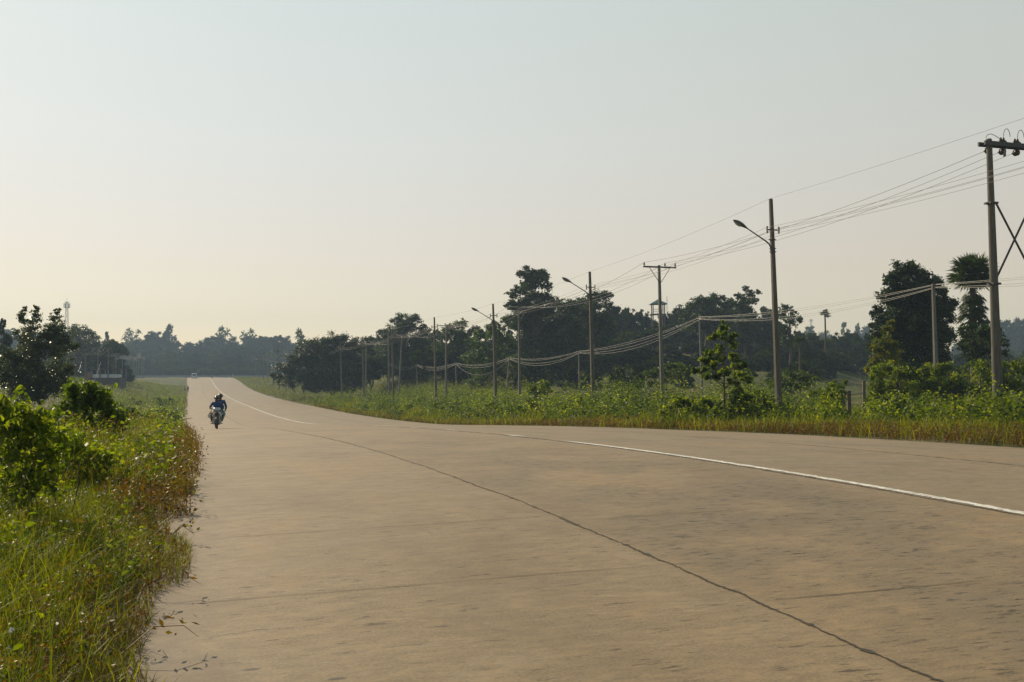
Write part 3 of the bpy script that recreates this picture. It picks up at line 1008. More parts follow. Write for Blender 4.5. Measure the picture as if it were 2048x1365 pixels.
# low trees to the right of the rise
for x, y, w, d, k in [(1625, 672, 90, 190, 'round'), (1660, 668, 80, 230, 'mound'), (1700, 665, 80, 210, 'round'), (1735, 668, 70, 190, 'round'), (1610, 690, 80, 165, 'mound'), (1665, 695, 90, 170, 'mound'), (1715, 692, 90, 175, 'mound'), (1760, 690, 80, 180, 'mound')]:
    forest_tree(x, y, w, d, k, 'in the dark belt left of the big vine-draped tree', 'trees in the dark belt beyond the gate', 'belt_tree')
for x, y, w, d, k in [(1650, 655, 60, 560, 'mound'), (1690, 645, 36, 540, 'gappy'), (1716, 652, 30, 520, 'tall'), (1730, 650, 60, 600, 'mound'), (1620, 655, 60, 560, 'round'),
                      (1940, 650, 90, 480, 'mound'), (2000, 640, 90, 470, 'round'), (2040, 637, 80, 480, 'round'), (2085, 640, 90, 480, 'mound'), (1970, 660, 90, 440, 'mound'), (2050, 660, 100, 440, 'mound')]:
    forest_tree(x, y, w, d, k, 'on the pale bluish skyline at far right', 'trees on the far right skyline', 'skyline_tree')
for x, y, w, d, k in [(1850, 690, 120, 210, 'mound'), (1930, 700, 120, 200, 'mound'), (2000, 690, 120, 190, 'mound'), (2060, 690, 120, 200, 'mound')]:
    forest_tree(x, y, w, d, k, 'in the dim belt behind the overgrown fence', 'trees in the dim belt behind the fence', 'belt_tree')

# ------------------------------------------------------------------ trees with a shape of their own
pr = np.random.RandomState(5)


def hero(name, label, cat, base_px, d, spec, leaf, lmat, seed, **kw):
    rng = np.random.RandomState(seed)
    depth = kw.pop('depth', 1.0); jit = kw.pop('jit', .5)
    return plant(name, label, cat, on_ground(base_px[0], base_px[1], d), clumps_px(spec, d, depth, jit, rng), leaf, lmat, seed, **kw)


hero('multi_stem_tree', 'dark many-stemmed tree with upright leafy tips on the left', 'tree', (84, 800), 62,
     [(45, 632, 9, 16), (70, 632, 9, 22), (62, 655, 15, 20), (113, 640, 13, 16), (120, 660, 18, 22), (90, 665, 16, 22), (44, 680, 20, 28), (70, 695, 28, 34), (112, 695, 32, 34), (140, 690, 12, 30),
      (48, 738, 32, 30), (90, 742, 42, 34), (125, 742, 24, 26), (20, 735, 18, 26), (14, 708, 10, 14), (60, 772, 34, 20), (100, 775, 34, 18), (8, 758, 16, 16), (34, 720, 20, 24), (30, 775, 26, 20), (78, 790, 40, 14), (118, 772, 22, 18), (5, 735, 12, 24), (48, 620, 6, 8), (72, 617, 6, 8), (115, 625, 6, 8)],
     .13, 'leaf_olive', 31, cov=1.0, r0=.10, inner=.45)
hero('side_tree', 'drooping dark tree right behind the many-stemmed left tree', 'tree', (172, 757), 240,
     [(152, 662, 14, 14), (172, 668, 16, 14), (186, 680, 12, 16), (160, 690, 22, 22), (182, 705, 16, 20), (165, 722, 24, 18), (145, 715, 18, 24), (196, 690, 6, 10)],
     .42, 'leaf_olive', 32, cov=1.2, r0=.14)
hero('spreading_tree', 'big dark tree spreading wide over the right roadside', 'tree', (668, 790), 186,
     [(640, 690, 34, 14), (672, 680, 30, 12), (705, 688, 30, 14), (735, 690, 12, 8), (612, 705, 22, 14), (596, 722, 26, 14), (572, 738, 24, 12), (558, 752, 14, 9), (630, 715, 34, 20), (670, 712, 40, 22),
      (708, 715, 28, 22), (722, 740, 18, 20), (690, 745, 40, 24), (650, 748, 42, 24), (605, 752, 36, 18), (580, 765, 22, 10), (630, 770, 36, 14), (675, 772, 40, 14), (712, 765, 24, 14), (545, 750, 6, 4)],
     .34, 'leaf_dark', 33, cov=1.5, r0=.5, limbs=14, up=.9)
hero('tall_tree', 'tall dark tree towering above the wooded rise behind the lamp poles', 'tree', (1062, 775), 160,
     [(1052, 548, 20, 15), (1080, 552, 18, 14), (1064, 565, 26, 14), (1045, 578, 16, 12), (1092, 572, 14, 12), (1028, 588, 14, 10), (1062, 594, 30, 14), (1095, 595, 18, 12), (1022, 608, 14, 10), (1048, 618, 28, 14), (1088, 616, 28, 14),
      (1115, 606, 14, 10), (1128, 620, 12, 10), (1040, 642, 34, 18), (1085, 645, 40, 22), (1125, 648, 28, 20), (1150, 655, 18, 16), (1060, 680, 46, 26), (1110, 690, 48, 30), (1145, 690, 26, 28), (1080, 725, 50, 24), (1130, 730, 34, 22)],
     .34, 'leaf_dark', 34, cov=1.6, r0=.42, limbs=12, inner=.3)
hero('crested_tree', 'rounded tree on the skyline left of the nearer lamp poles', 'tree', (815, 770), 190,
     [(800, 640, 20, 12), (826, 640, 18, 12), (812, 655, 30, 12), (845, 655, 10, 6), (785, 662, 16, 14), (770, 672, 18, 14), (800, 680, 36, 16), (835, 680, 26, 16), (790, 705, 36, 18), (830, 708, 32, 18), (805, 735, 40, 18)],
     .30, 'leaf_dark', 35, cov=1.2, r0=.3, limbs=8)
hero('flat_top_tree', 'flat-topped tree with layered boughs right of the tallest tree', 'tree', (1190, 760), 165,
     [(1190, 596, 28, 10), (1212, 592, 16, 8), (1165, 604, 22, 9), (1140, 610, 18, 9), (1218, 612, 12, 8), (1195, 614, 28, 10), (1165, 625, 28, 12), (1205, 640, 26, 14), (1175, 655, 36, 18), (1205, 680, 30, 20)],
     .32, 'leaf_dark', 36, cov=1.2, r0=.3, limbs=8)
hero('forked_tree', 'open forked tree rising above the skyline left of the nearest lamp pole', 'tree', (1490, 760), 165,
     [(1493, 578, 9, 6), (1500, 588, 12, 7), (1478, 592, 10, 7), (1515, 584, 7, 6), (1490, 602, 20, 9), (1472, 608, 12, 8), (1510, 603, 9, 6), (1486, 620, 20, 10), (1490, 645, 26, 16), (1480, 680, 30, 20)],
     .30, 'leaf_dark', 37, cov=1.2, r0=.24, limbs=9)
hero('skyline_dome_tree', 'broad domed tree on the skyline between watchtower and forked tree', 'tree', (1410, 760), 172,
     [(1405, 602, 24, 10), (1430, 598, 22, 9), (1380, 615, 20, 10), (1455, 608, 18, 10), (1415, 620, 40, 14), (1370, 632, 18, 12), (1450, 630, 26, 14), (1400, 648, 40, 18), (1440, 660, 34, 20)],
     .32, 'leaf_dark', 38, cov=1.3, r0=.35, limbs=6)
hero('roadside_tree', 'tree with layered boughs just right of the nearest lamp pole', 'tree', (1578, 745), 150,
     [(1572, 618, 14, 8), (1590, 626, 10, 8), (1562, 630, 12, 8), (1580, 642, 20, 10), (1598, 638, 7, 5), (1570, 660, 14, 10), (1575, 685, 18, 14)],
     .28, 'leaf_dark', 39, cov=1.1, r0=.2, limbs=7)
hero('layered_tree', 'green tree with big layered leaves between second and third lamp poles', 'tree', (985, 800), 150,
     [(990, 655, 18, 10), (1008, 640, 10, 7), (965, 668, 18, 10), (1000, 676, 30, 13), (955, 690, 20, 11), (985, 700, 36, 14), (1028, 690, 14, 9), (945, 715, 22, 13), (985, 726, 44, 14), (1030, 722, 18, 10), (965, 748, 38, 14), (1015, 748, 32, 13), (950, 768, 28, 11), (1000, 772, 36, 12)],
     .34, 'leaf_mid', 40, cov=.95, r0=.16, limbs=14, var0=.35)
hero('vine_tree', 'vine-draped tree mass left of the layered green tree', 'tree', (900, 795), 182,
     [(905, 655, 14, 10), (925, 648, 12, 9), (890, 672, 22, 13), (920, 675, 22, 14), (880, 700, 24, 18), (915, 710, 28, 20), (890, 735, 20, 22), (925, 745, 26, 20), (900, 770, 28, 16), (868, 720, 14, 20), (940, 690, 18, 18)],
     .38, 'leaf_mid', 41, cov=1.3, r0=.25, limbs=6, var0=.25)
hero('dark_grove_tree', 'dark round tree behind the leaning poles', 'tree', (800, 785), 200,
     [(745, 705, 26, 16), (775, 700, 26, 16), (760, 730, 34, 18), (850, 725, 30, 20), (800, 740, 36, 16), (860, 750, 26, 14), (740, 735, 18, 14)],
     .34, 'leaf_dark', 42, cov=1.3, r0=.3, limbs=5)
hero('flat_crown_tree', 'small umbrella-crowned tree on the mown slope behind the tee pole', 'tree', (1312, 800), 92,
     [(1345, 732, 20, 7), (1365, 736, 12, 7), (1320, 742, 18, 8), (1300, 748, 16, 8), (1282, 758, 16, 9), (1350, 748, 26, 9), (1330, 760, 24, 8), (1276, 772, 14, 8), (1375, 748, 10, 6), (1302, 765, 18, 7)],
     .20, 'leaf_mid', 43, cov=1.0, r0=.10, limbs=10, var0=.4)
hero('green_bush', 'bright green round bush at the edge of the mown slope', 'bush', (1080, 795), 84,
     [(1068, 775, 16, 10), (1085, 772, 16, 10), (1076, 785, 22, 9), (1094, 782, 10, 8)], .17, 'leaf_bright', 44, cov=1.2, r0=.05, part=('stem', 'foliage'))
hero('sapling', 'young open tree with big leaves beside the second short pole', 'tree', (1450, 832), 41,
     [(1447, 656, 13, 11), (1440, 670, 20, 10), (1466, 675, 9, 8), (1425, 676, 10, 6), (1436, 698, 12, 8), (1465, 690, 8, 8), (1420, 706, 17, 8), (1408, 720, 12, 8), (1440, 718, 12, 9), (1468, 712, 9, 8),
      (1392, 742, 9, 7), (1408, 740, 12, 8), (1425, 732, 9, 9), (1450, 742, 12, 10), (1474, 730, 14, 11), (1488, 728, 8, 8), (1480, 750, 16, 11), (1496, 758, 13, 9), (1470, 765, 14, 10), (1436, 752, 8, 8), (1478, 780, 9, 7), (1410, 752, 9, 6)],
     .24, 'leaf_bright', 45, cov=.40, r0=.055, bark='bark', limbs=22, climb=.92, flat=.6, up=.2, ratio=.42, sub=9, inner=.5, var0=.5, vspread=.4)
hero('big_vine_tree', 'big dark vine-draped tree filling the right behind the short pole', 'tree', (1830, 760), 78,
     [(1828, 620, 54, 58), (1832, 690, 62, 56), (1808, 580, 30, 24), (1805, 545, 30, 18), (1785, 560, 18, 14), (1838, 556, 28, 16), (1868, 566, 20, 16), (1886, 588, 14, 16), (1818, 538, 20, 12), (1770, 590, 18, 16), (1810, 590, 44, 26), (1865, 600, 38, 30), (1895, 620, 16, 34), (1758, 625, 16, 16), (1752, 655, 14, 14),
      (1790, 640, 40, 34), (1850, 650, 50, 40), (1895, 670, 14, 30), (1775, 690, 32, 34), (1835, 705, 54, 36), (1880, 715, 20, 30), (1750, 690, 14, 22), (1800, 740, 50, 26), (1860, 745, 34, 22)],
     .20, 'leaf_dark', 46, cov=2.0, r0=.35, limbs=6, var0=.45, vspread=.35)
hero('cone_shrub', 'pointed shrub with yellowing tips in front of the big vine-draped tree', 'shrub', (1775, 770), 60,
     [(1778, 645, 8, 10), (1776, 662, 13, 12), (1772, 682, 20, 14), (1790, 690, 14, 12), (1758, 700, 16, 13), (1785, 710, 26, 15), (1750, 718, 14, 12), (1765, 732, 30, 15), (1800, 735, 22, 16), (1742, 738, 10, 14)],
     .14, 'leaf_yellow', 47, cov=1.3, r0=.07, limbs=6, part=('stem', 'foliage'))
hero('palm_shrub', 'loose dark shrub at the foot of the tall palm', 'shrub', (1955, 765), 64,
     [(1930, 668, 14, 12), (1948, 655, 14, 10), (1965, 662, 18, 13), (1985, 668, 16, 14), (1940, 685, 22, 14), (1972, 690, 30, 18), (2000, 688, 16, 14), (1922, 690, 10, 10), (1955, 710, 34, 15), (1995, 710, 20, 14)],
     .17, 'leaf_dark', 48, cov=.95, r0=.08, limbs=8, var0=.5, part=('stem', 'foliage'))

# palms
def palm(name, label, crown_px, base_px, d, n, r_px, seed, skirt=True, lw=.06, fan=True):
    rng = np.random.RandomState(seed)
    c = W(*crown_px, d); base = np.array(on_ground(base_px[0], base_px[1], d))
    root = empty(name, base, label, 'palm tree')
    tb = MB(); tb.tube(limb_path(base - np.array([0, 0, .2]), c, rng, .02, 10), np.linspace(.24, .17, 10)*(r_px/45)*d/70, 8)
    tb.shift(base).build('trunk', M['bark'], root, smooth=True)
    r = r_px*d/F
    cb = MB()
    for k in range(n):
        az = rng.uniform(0, 2*math.pi); el = rng.uniform(-.6 if skirt else -.4, 1.3)
        dirv = np.array([math.cos(az)*math.cos(el), math.sin(az)*math.cos(el), math.sin(el)])
        L = r*rng.uniform(.42, .62)
        hub = c + dirv*L
        cb.tube(np.array([c, c + dirv*L*.5 + np.array([0, 0, .03*r]), hub]), [.02*r, .014*r, .010*r], 4, var=.4)
        # fan blade: pleated half disc of narrow leaflets round the hub
        side = unit(np.cross(dirv, [0, 0, 1.0]) + rng.normal(size=3)*.15)
        nrm = unit(np.cross(side, dirv))
        nf = 21
        v0 = rng.uniform(.2, .8)
        for a in np.linspace(-2.1, 2.1, nf):
            u_ = unit(dirv*math.cos(a) + side*math.sin(a) + nrm*(.10*rng.normal() + .12*math.cos(a*nf)))
            Lf = r*.56*rng.uniform(.75, 1.1)*(1 - .08*abs(a))
            s_ = unit(np.cross(nrm, u_) + nrm*rng.uniform(-.5, .5))*lw*.5*r
            mid = hub + u_*Lf*.45; tip = hub + u_*Lf + np.array([0, 0, -.06*r])
            cb.add([hub, mid + s_, tip, mid - s_], [[0, 1, 2, 3]], var=np.clip(v0 + rng.normal()*.1, 0, 1))
    cb.shift(base).build('crown', M['palm_leaf'], root)
    if skirt:
        sb = MB()
        for k in range(110):
            z = rng.uniform(.45, 2.5)*r; az = rng.uniform(0, 2*math.pi)
            rad = r*(.14 + .50*rng.uniform(.3, 1)*(1 - abs(z/r - 1.5)/1.9))
            p = c + np.array([0, 0, -z]); q = p + np.array([math.cos(az)*rad, math.sin(az)*rad, -.25*r])
            sb.tube(np.array([p, (p + q)/2 + np.array([0, 0, .05*r]), q]), [.02*r, .014*r, .008*r], 4, var=.3)
            sd = unit(np.array([-math.sin(az), math.cos(az), 0.])); out = unit(q - p)
            for a in np.linspace(-1.5, 1.5, 9):
                u_ = unit(out*math.cos(a) + sd*math.sin(a) + np.array([0, 0, -.55])); Lf = r*.36*rng.uniform(.7, 1.1)
                s_ = np.cross(unit(np.cross(out, sd)), u_)*.035*r
                sb.add([q, q + u_*Lf*.5 + s_, q + u_*Lf, q + u_*Lf*.5 - s_], [[0, 1, 2, 3]], var=np.clip(rng.uniform(.1, .6), 0, 1))
        sb.shift(base).build('frond_skirt', M['palm_leaf'], root)
    return root


palm('fan_palm', 'tall fan palm with hanging dead fronds beside the double pole', (1945, 552), (1950, 765), 70, 66, 50, 51)
palm('small_palm', 'small distant palm with a thin trunk on the right skyline', (1650, 631), (1650, 760), 165, 26, 13, 52, skirt=False, lw=.09)
palm('bare_palm', 'short palm with drooping fronds and a pale trunk before the dark belt', (1600, 686), (1600, 765), 110, 16, 16, 53, skirt=False, lw=.08)

# left foreground bush and leafy shrub
def leafy_bush(name, label, cat, base, clumps, leaf, lmat, seed, nper, var0=.5, stems=14, ratio=.55):
    rng = np.random.RandomState(seed)
    base = np.asarray(base, float); root = empty(name, base, label, cat)
    sb = MB()
    for k in range(stems):
        c = clumps[rng.randint(len(clumps))]
        tip = np.array(c[:3]) + rng.normal(size=3)*np.array(c[3:])*.5
        st = base + np.array([rng.normal()*.25, rng.normal()*.25, -.05])
        sb.tube(limb_path(st, tip, rng, .15), np.linspace(.006, .0025, 6), 5)
    sb.shift(base).build('stem', M['bark'], root)
    cb = MB()
    for (x, y, z, rx, ry, rz) in clumps:
        ns = max(6, nper//11)
        d = rand_dirs(rng, ns); rad = np.where(rng.rand(ns) < .25, rng.uniform(.2, .7, ns), rng.uniform(.75, 1.08, ns))
        tip = np.array([x, y, z]) + d*rad[:, None]*np.array([rx, ry, rz])
        dr = unit(d*.8 + np.array([0, 0, .6]) + rng.normal(size=(ns, 3))*.35)
        for j in range(11):                     # leaves along each shoot
            p = tip - dr*leaf*.62*(j*.55) + rng.normal(size=(ns, 3))*leaf*.12
            ang = j*2.4 + rng.uniform(0, 6.28, ns)
            o1 = unit(np.cross(dr, np.array([.3, .2, 1.0]))); o2 = np.cross(dr, o1)
            out = o1*np.cos(ang)[:, None] + o2*np.sin(ang)[:, None]
            al = unit(out + dr*.3 + np.array([0, 0, -.55]))
            nr = unit(np.cross(np.cross(al, np.array([0, 0, .7]) + rng.normal(size=(ns, 3))*.7), al))
            Ls = leaf*rng.uniform(.55, 1.15, ns)
            leaf_ovals(cb, p, nr, al, Ls, rng, var0 + (.25 - j*.03) + rng.normal(size=ns)*.17, ratio)
    cb.shift(base).build('foliage', M[lmat], root)
    return root


brng = np.random.RandomState(61)
leafy_bush('round_bush', 'dense round vine-covered bush at the left roadside', 'bush', on_ground(172, 860, 20), clumps_px(
    [(150, 790, 30, 22), (185, 785, 32, 18), (165, 800, 45, 26), (215, 805, 26, 26), (125, 815, 22, 26), (160, 835, 50, 30), (215, 840, 32, 28), (235, 830, 12, 24), (118, 845, 20, 24), (180, 860, 56, 24), (205, 785, 16, 14), (125, 860, 26, 22), (225, 860, 26, 22), (150, 775, 18, 10), (180, 770, 18, 9)], 20, 1.0, .3, brng),
    .105, 'leaf_mid', 62, 240, var0=.68, stems=22, ratio=.7)
leafy_bush('leafy_shrub', 'broad leafy green shrub at the left edge nearest the camera', 'shrub', on_ground(20, 960, 9.5), clumps_px(
    [(2, 800, 14, 14), (22, 822, 14, 16), (48, 815, 10, 12), (70, 835, 10, 10), (8, 850, 30, 26), (45, 852, 22, 20), (88, 850, 14, 14), (72, 875, 22, 20), (25, 890, 36, 26), (60, 915, 34, 24), (105, 900, 18, 16), (5, 945, 50, 30), (60, 955, 38, 26),
     (95, 940, 22, 20), (20, 990, 50, 30), (118, 868, 10, 12)], 9.5, 1.1, .5, brng),
    .08, 'leaf_bright', 63, 150, var0=.60, stems=16, ratio=.5)
leafy_bush('weedy_shrub', 'thinner leafy shrub between the broad shrub and the round bush', 'shrub', on_ground(125, 930, 13), clumps_px(
    [(95, 860, 22, 20), (130, 865, 26, 22), (160, 880, 26, 22), (110, 890, 32, 24), (150, 905, 34, 24), (190, 900, 22, 20), (70, 850, 14, 14), (120, 930, 46, 24), (180, 930, 40, 22), (215, 905, 18, 16)], 13, 1.0, .3, brng),
    .085, 'leaf_bright', 64, 160, var0=.62, stems=8, ratio=.5)
# ------------------------------------------------------------------ overgrown fence on the right
hr = np.random.RandomState(71)
hedge_spec = [(1752, 742, 18, 20), (1772, 738, 18, 16), (1795, 745, 20, 18), (1760, 770, 24, 18), (1790, 775, 28, 16), (1822, 752, 16, 18), (1845, 738, 16, 14), (1835, 760, 22, 22), (1862, 750, 16, 20),
              (1885, 735, 14, 12), (1880, 755, 18, 22), (1905, 760, 18, 18), (1925, 738, 14, 14), (1930, 758, 18, 20), (1955, 730, 16, 12), (1965, 748, 24, 18), (1990, 735, 20, 14), (1985, 762, 26, 18),
              (2015, 740, 16, 16), (2030, 732, 18, 14), (2050, 738, 20, 18), (2030, 765, 28, 20), (2075, 745, 26, 24)] + [(x, 778 + 8*math.sin(x*.3), 22, 16) for x in range(1745, 2110, 26)] + [(x, 800 + 4*math.sin(x*.2), 22, 13) for x in range(1750, 2110, 30)] + [(1860, 775, 30, 12), (1920, 778, 34, 10), (2110, 745, 30, 26)]
hb = on_ground(1900, 800, 54)
root = empty('overgrown_fence', hb, 'long wire fence buried under bright green climbing vines on the right', 'fence')
cl = clumps_px(hedge_spec, 54, .9, .6, hr)
cb = MB(); crown_leaves(cb, cl, .13, hr, 1.05, flat=1.0, up=.05, var0=.55, vspread=.4, inner=.25)
cb.shift(hb).build('vines', M['leaf_bright'], root)
for k, px in enumerate([1752, 1800, 1850, 1905, 1960, 2010, 2060, 2110]):
    p = np.array(on_ground(px, 800, 54)); b = MB()
    b.tube(np.array([p - [0, 0, .2], p + [0.02, 0, 1.75]]), [.055, .05], 7); b.shift(hb).build('post', M['wood_post'], root)
for z in (.55, 1.05, 1.5):
    pts = np.array([np.array(on_ground(px, 800, 54)) + [0, 0, z + .03*math.sin(px*.05)] for px in range(1745, 2120, 15)])
    b = MB(); b.tube(pts, .008, 4); b.shift(hb).build('strand_wire', M['wire'], root)

# gate posts and rail in the gap
gb = on_ground(1698, 812, 50)
root = empty('gate_rail', gb, 'weathered post and thin pale rail closing the gap left of the overgrown fence', 'fence')
p0 = np.array(gb); p1 = np.array(on_ground(1728, 800, 52))
b = MB(); b.box(p0 + [0, 0, .62], (.17, .17, 1.5), taper=.92); b.shift(gb).build('post', M['wood_post'], root)
b = MB(); b.box(p1 + [0, 0, .85], (.15, .15, 1.9), taper=.92); b.shift(gb).build('post', M['wood_post'], root)
b = MB(); b.tube(np.array([p0 + [.09, 0, 1.16], (p0 + p1)/2 + [0, 0, 1.17], p1 + [0, 0, 1.2]]), .028, 6); b.shift(gb).build('rail', M['bark_pale'], root)

hero('vine_mound', 'vine-smothered bush just left of the gate post', 'bush', (1668, 812), 50,
     [(1672, 772, 14, 10), (1655, 780, 16, 12), (1680, 785, 14, 14), (1640, 792, 14, 10), (1665, 797, 22, 12), (1625, 785, 10, 8), (1690, 765, 5, 5)], .13, 'leaf_bright', 72, cov=1.15, r0=.04, part=('stem', 'foliage'), var0=.55)
hero('low_bush', 'low pale bush behind the lamp pole at the wood edge', 'bush', (1585, 800), 78,
     [(1560, 758, 18, 10), (1590, 750, 22, 10), (1615, 755, 20, 9), (1575, 770, 24, 10), (1605, 770, 24, 10), (1545, 768, 14, 8), (1560, 785, 26, 8)], .17, 'leaf_mid', 73, cov=1.0, r0=.05, part=('stem', 'foliage'))
hero('slope_bush', 'dark round bush at the foot of the young tree', 'bush', (1515, 815), 52,
     [(1515, 790, 14, 9), (1500, 797, 12, 8), (1528, 796, 10, 8)], .13, 'leaf_mid', 74, cov=1.2, r0=.04, part=('stem', 'foliage'), var0=.3)

# ------------------------------------------------------------------ grass and weeds
gr = np.random.RandomState(81)


def in_view(x, y, z, mx=520, my=160):
    """keep what stands in the frame with a wide margin round it"""
    dy = y*CP + (z - ZC)*SP; dz = -y*SP + (z - ZC)*CP
    px = 1024 + F*x/np.maximum(dy, .1); py = 682.5 - F*dz/np.maximum(dy, .1)
    return (dy > 1.2) & (px > -mx) & (px < 2048 + mx) & (py < 1365 + 420)


def scatter(n, s0, s1, t0, t1, power=1.0):
    """n random points in a road-frame rectangle, power > 1 packs them towards s0"""
    s = s0 + (s1 - s0)*gr.rand(n)**power; t = t0 + (t1 - t0)*gr.rand(n)
    x, y = st2xy(s, t); z = ground_st(s, t)
    k = in_view(x, y, z)
    return s[k], t[k], np.stack([x, y, z], 1)[k]


def blades(b, p, L, w, bend, var, rng, lv=3, lean=None, m=0):
    """grass blades at p: length L, half width w, bent over by 'bend'"""
    n = len(p)
    if n == 0: return
    L = np.broadcast_to(L, (n,)); w = np.broadcast_to(w, (n,)); bend = np.broadcast_to(bend, (n,))
    az = rng.uniform(0, 2*math.pi, n)
    d = np.stack([np.cos(az), np.sin(az), np.zeros(n)], 1)
    if lean is not None: d = unit(d + lean)
    fa = rng.uniform(0, 2*math.pi, n)
    sd = np.stack([np.cos(fa), np.sin(fa), np.zeros(n)], 1)
    fr = np.linspace(0, 1, lv + 1)
    rows = []
    for f in fr:
        c = p + np.array([0, 0, 1.0])*(L*(f - .35*bend*f*f))[:, None] + d*(L*bend*(.15*f + .75*f*f))[:, None]
        ww = (w*(1 - f**1.6)*(0.6 + .4*(f > 0)))[:, None]
        if f < 1: rows += [c - sd*ww, c + sd*ww]
        else: rows += [c]
    V = np.stack(rows, 1).reshape(-1, 3); K = 2*lv + 1
    o = np.arange(n)[:, None]*K
    q = np.concatenate([o + np.array([[2*k, 2*k + 1, 2*k + 3, 2*k + 2]]) for k in range(lv - 1)]) if lv > 1 else None
    t = o + np.array([[2*lv - 2, 2*lv - 1, 2*lv]])
    b.add(V, q, t, var=np.repeat(np.clip(var, 0, 1), K), m=m)


def weeds(b, p, H, nl, leaf, var, rng, near=False, spread=.22, m=0):
    """upright leafy weeds: nl leaves up a stem of height H"""
    n = len(p)
    if n == 0: return
    H = np.broadcast_to(H, (n,))
    az0 = rng.uniform(0, 6.28, n)
    ld = np.stack([np.cos(az0), np.sin(az0), np.zeros(n)], 1)*rng.uniform(0, .3, n)[:, None]
    blades(b, p, H, np.full(n, .004 if near else .006), rng.uniform(.02, .25, n), var - .15, rng, 2, m=m)
    C, N_, A, LL, VV = [], [], [], [], []
    for k in range(nl):
        f = (k + .8)/nl
        az = az0 + k*2.4
        out = np.stack([np.cos(az), np.sin(az), np.full(n, .25)], 1)
        c = p + (np.array([0, 0, 1.])*(H*f)[:, None]) + ld*(H*f)[:, None] + out*(spread*H*(1.15 - f)*rng.uniform(.4, 1, n))[:, None]
        C.append(c); A.append(unit(out + rng.normal(size=(n, 3))*.25 + np.array([0, 0, -.1])))
        N_.append(unit(np.array([0, 0, .75]) + rng.normal(size=(n, 3))*.7)); LL.append(leaf*rng.uniform(.6, 1.2, n)); VV.append(var + (f - .5)*.25 + rng.normal(size=n)*.12)
    C, N_, A, LL, VV = np.vstack(C), np.vstack(N_), np.vstack(A), np.concatenate(LL), np.concatenate(VV)
    if near:
        A = unit(A - (A*N_).sum(1, keepdims=True)*N_); leaf_ovals(b, C, N_, A, LL, rng, VV, .48, m=m)
    else: leaf_kites(b, C, N_, LL, rng, VV, .5, along=A, m=m)


def seedheads(b, p, H, r, nb, var, rng, m_stem=0, m_head=1):
    """thin stalks carrying a loose head of small spikelets"""
    n = len(p)
    if n == 0: return
    H = np.broadcast_to(H, (n,))
    az = rng.uniform(0, 6.28, n); ln = rng.uniform(.05, .35, n)
    d = np.stack([np.cos(az)*ln, np.sin(az)*ln, np.ones(n)], 1)
    top = p + d*H[:, None]
    s_ = np.stack([-np.sin(az), np.cos(az), np.zeros(n)], 1)*.0035
    V = np.stack([p - s_, p + s_, top + s_*.6, top - s_*.6], 1).reshape(-1, 3)
    b.add(V, np.arange(4*n).reshape(-1, 4), var=np.repeat(np.clip(var, 0, 1), 4), m=m_stem)
    c = np.repeat(top, nb, 0) + rng.normal(size=(n*nb, 3))*np.array([r, r, r*.6])
    leaf_kites(b, c, unit(rand_dirs(rng, n*nb) + [0, 0, .4]), r*rng.uniform(.35, .8, n*nb), rng, np.repeat(var, nb) + rng.normal(size=n*nb)*.2, .6, m=m_head)


def edge_t(s):
    """ragged front of the left growth where it hangs over the slab"""
    lean = np.interp(s, [3, 7, 9, 11, 14, 19, 28, 40, 60], [.30, .27, .20, .16, .26, .46, .55, .40, .16])
    return EL + lean + .22*(vnoise(s*.45, s*0 + 21) - .5) + .26*(vnoise(s*1.7, s*0 + 4) - .5)


GM = [M['grass_green'], M['grass_dry'], M['weed_red'], M['weed_leaf'], M['seed_head'], M['flower_white']]

# --- left verge, near: dense
b = MB()
n = 230000
s, t, p = scatter(n, 2.5, 17, EL - 6.0, EL + .8, 1.3)
e = edge_t(s) - t; k = e > 0; s, t, p, e = s[k], t[k], p[k], e[k]
patch = vnoise(s*1.1, t*1.1 + 5); patch2 = vnoise(s*.5 + 8, t*.5)
keep = gr.rand(len(s)) < .35 + .9*patch; s, t, p, e, patch, patch2 = s[keep], t[keep], p[keep], e[keep], patch[keep], patch2[keep]
hfac = .5 + .5*sstep(0, .9, e)
dry = gr.rand(len(s)) < (.72*(1 - sstep(.10, 1.0, e)) + .12*patch2)
L = (.10 + .24*gr.rand(len(s))**1.5)*hfac*(.8 + .9*patch2)
g = ~dry
blades(b, p[g], L[g]*1.1, gr.uniform(.0018, .0042, g.sum()), gr.uniform(.2, 1.2, g.sum()), .25 + .55*patch[g] + gr.normal(size=g.sum())*.16, gr, 3)
g = dry
blades(b, p[g], L[g]*.8, gr.uniform(.0016, .0035, g.sum()), gr.uniform(.3, 1.3, g.sum()), .45 + gr.normal(size=g.sum())*.25, gr, 3, m=1)
# tall stiff grass in clumps
s, t, p = scatter(420, 5, 17, EL - 4.2, EL - .45)
for c in p[:150]:
    m_ = gr.randint(5, 14)
    q = c + np.stack([gr.normal(size=m_)*.05, gr.normal(size=m_)*.05, np.zeros(m_)], 1)
    blades(b, q, gr.uniform(.28, .68, m_), gr.uniform(.002, .0042, m_), gr.uniform(.1, .7, m_), gr.uniform(.35, .8) + gr.normal(size=m_)*.1, gr, 4)
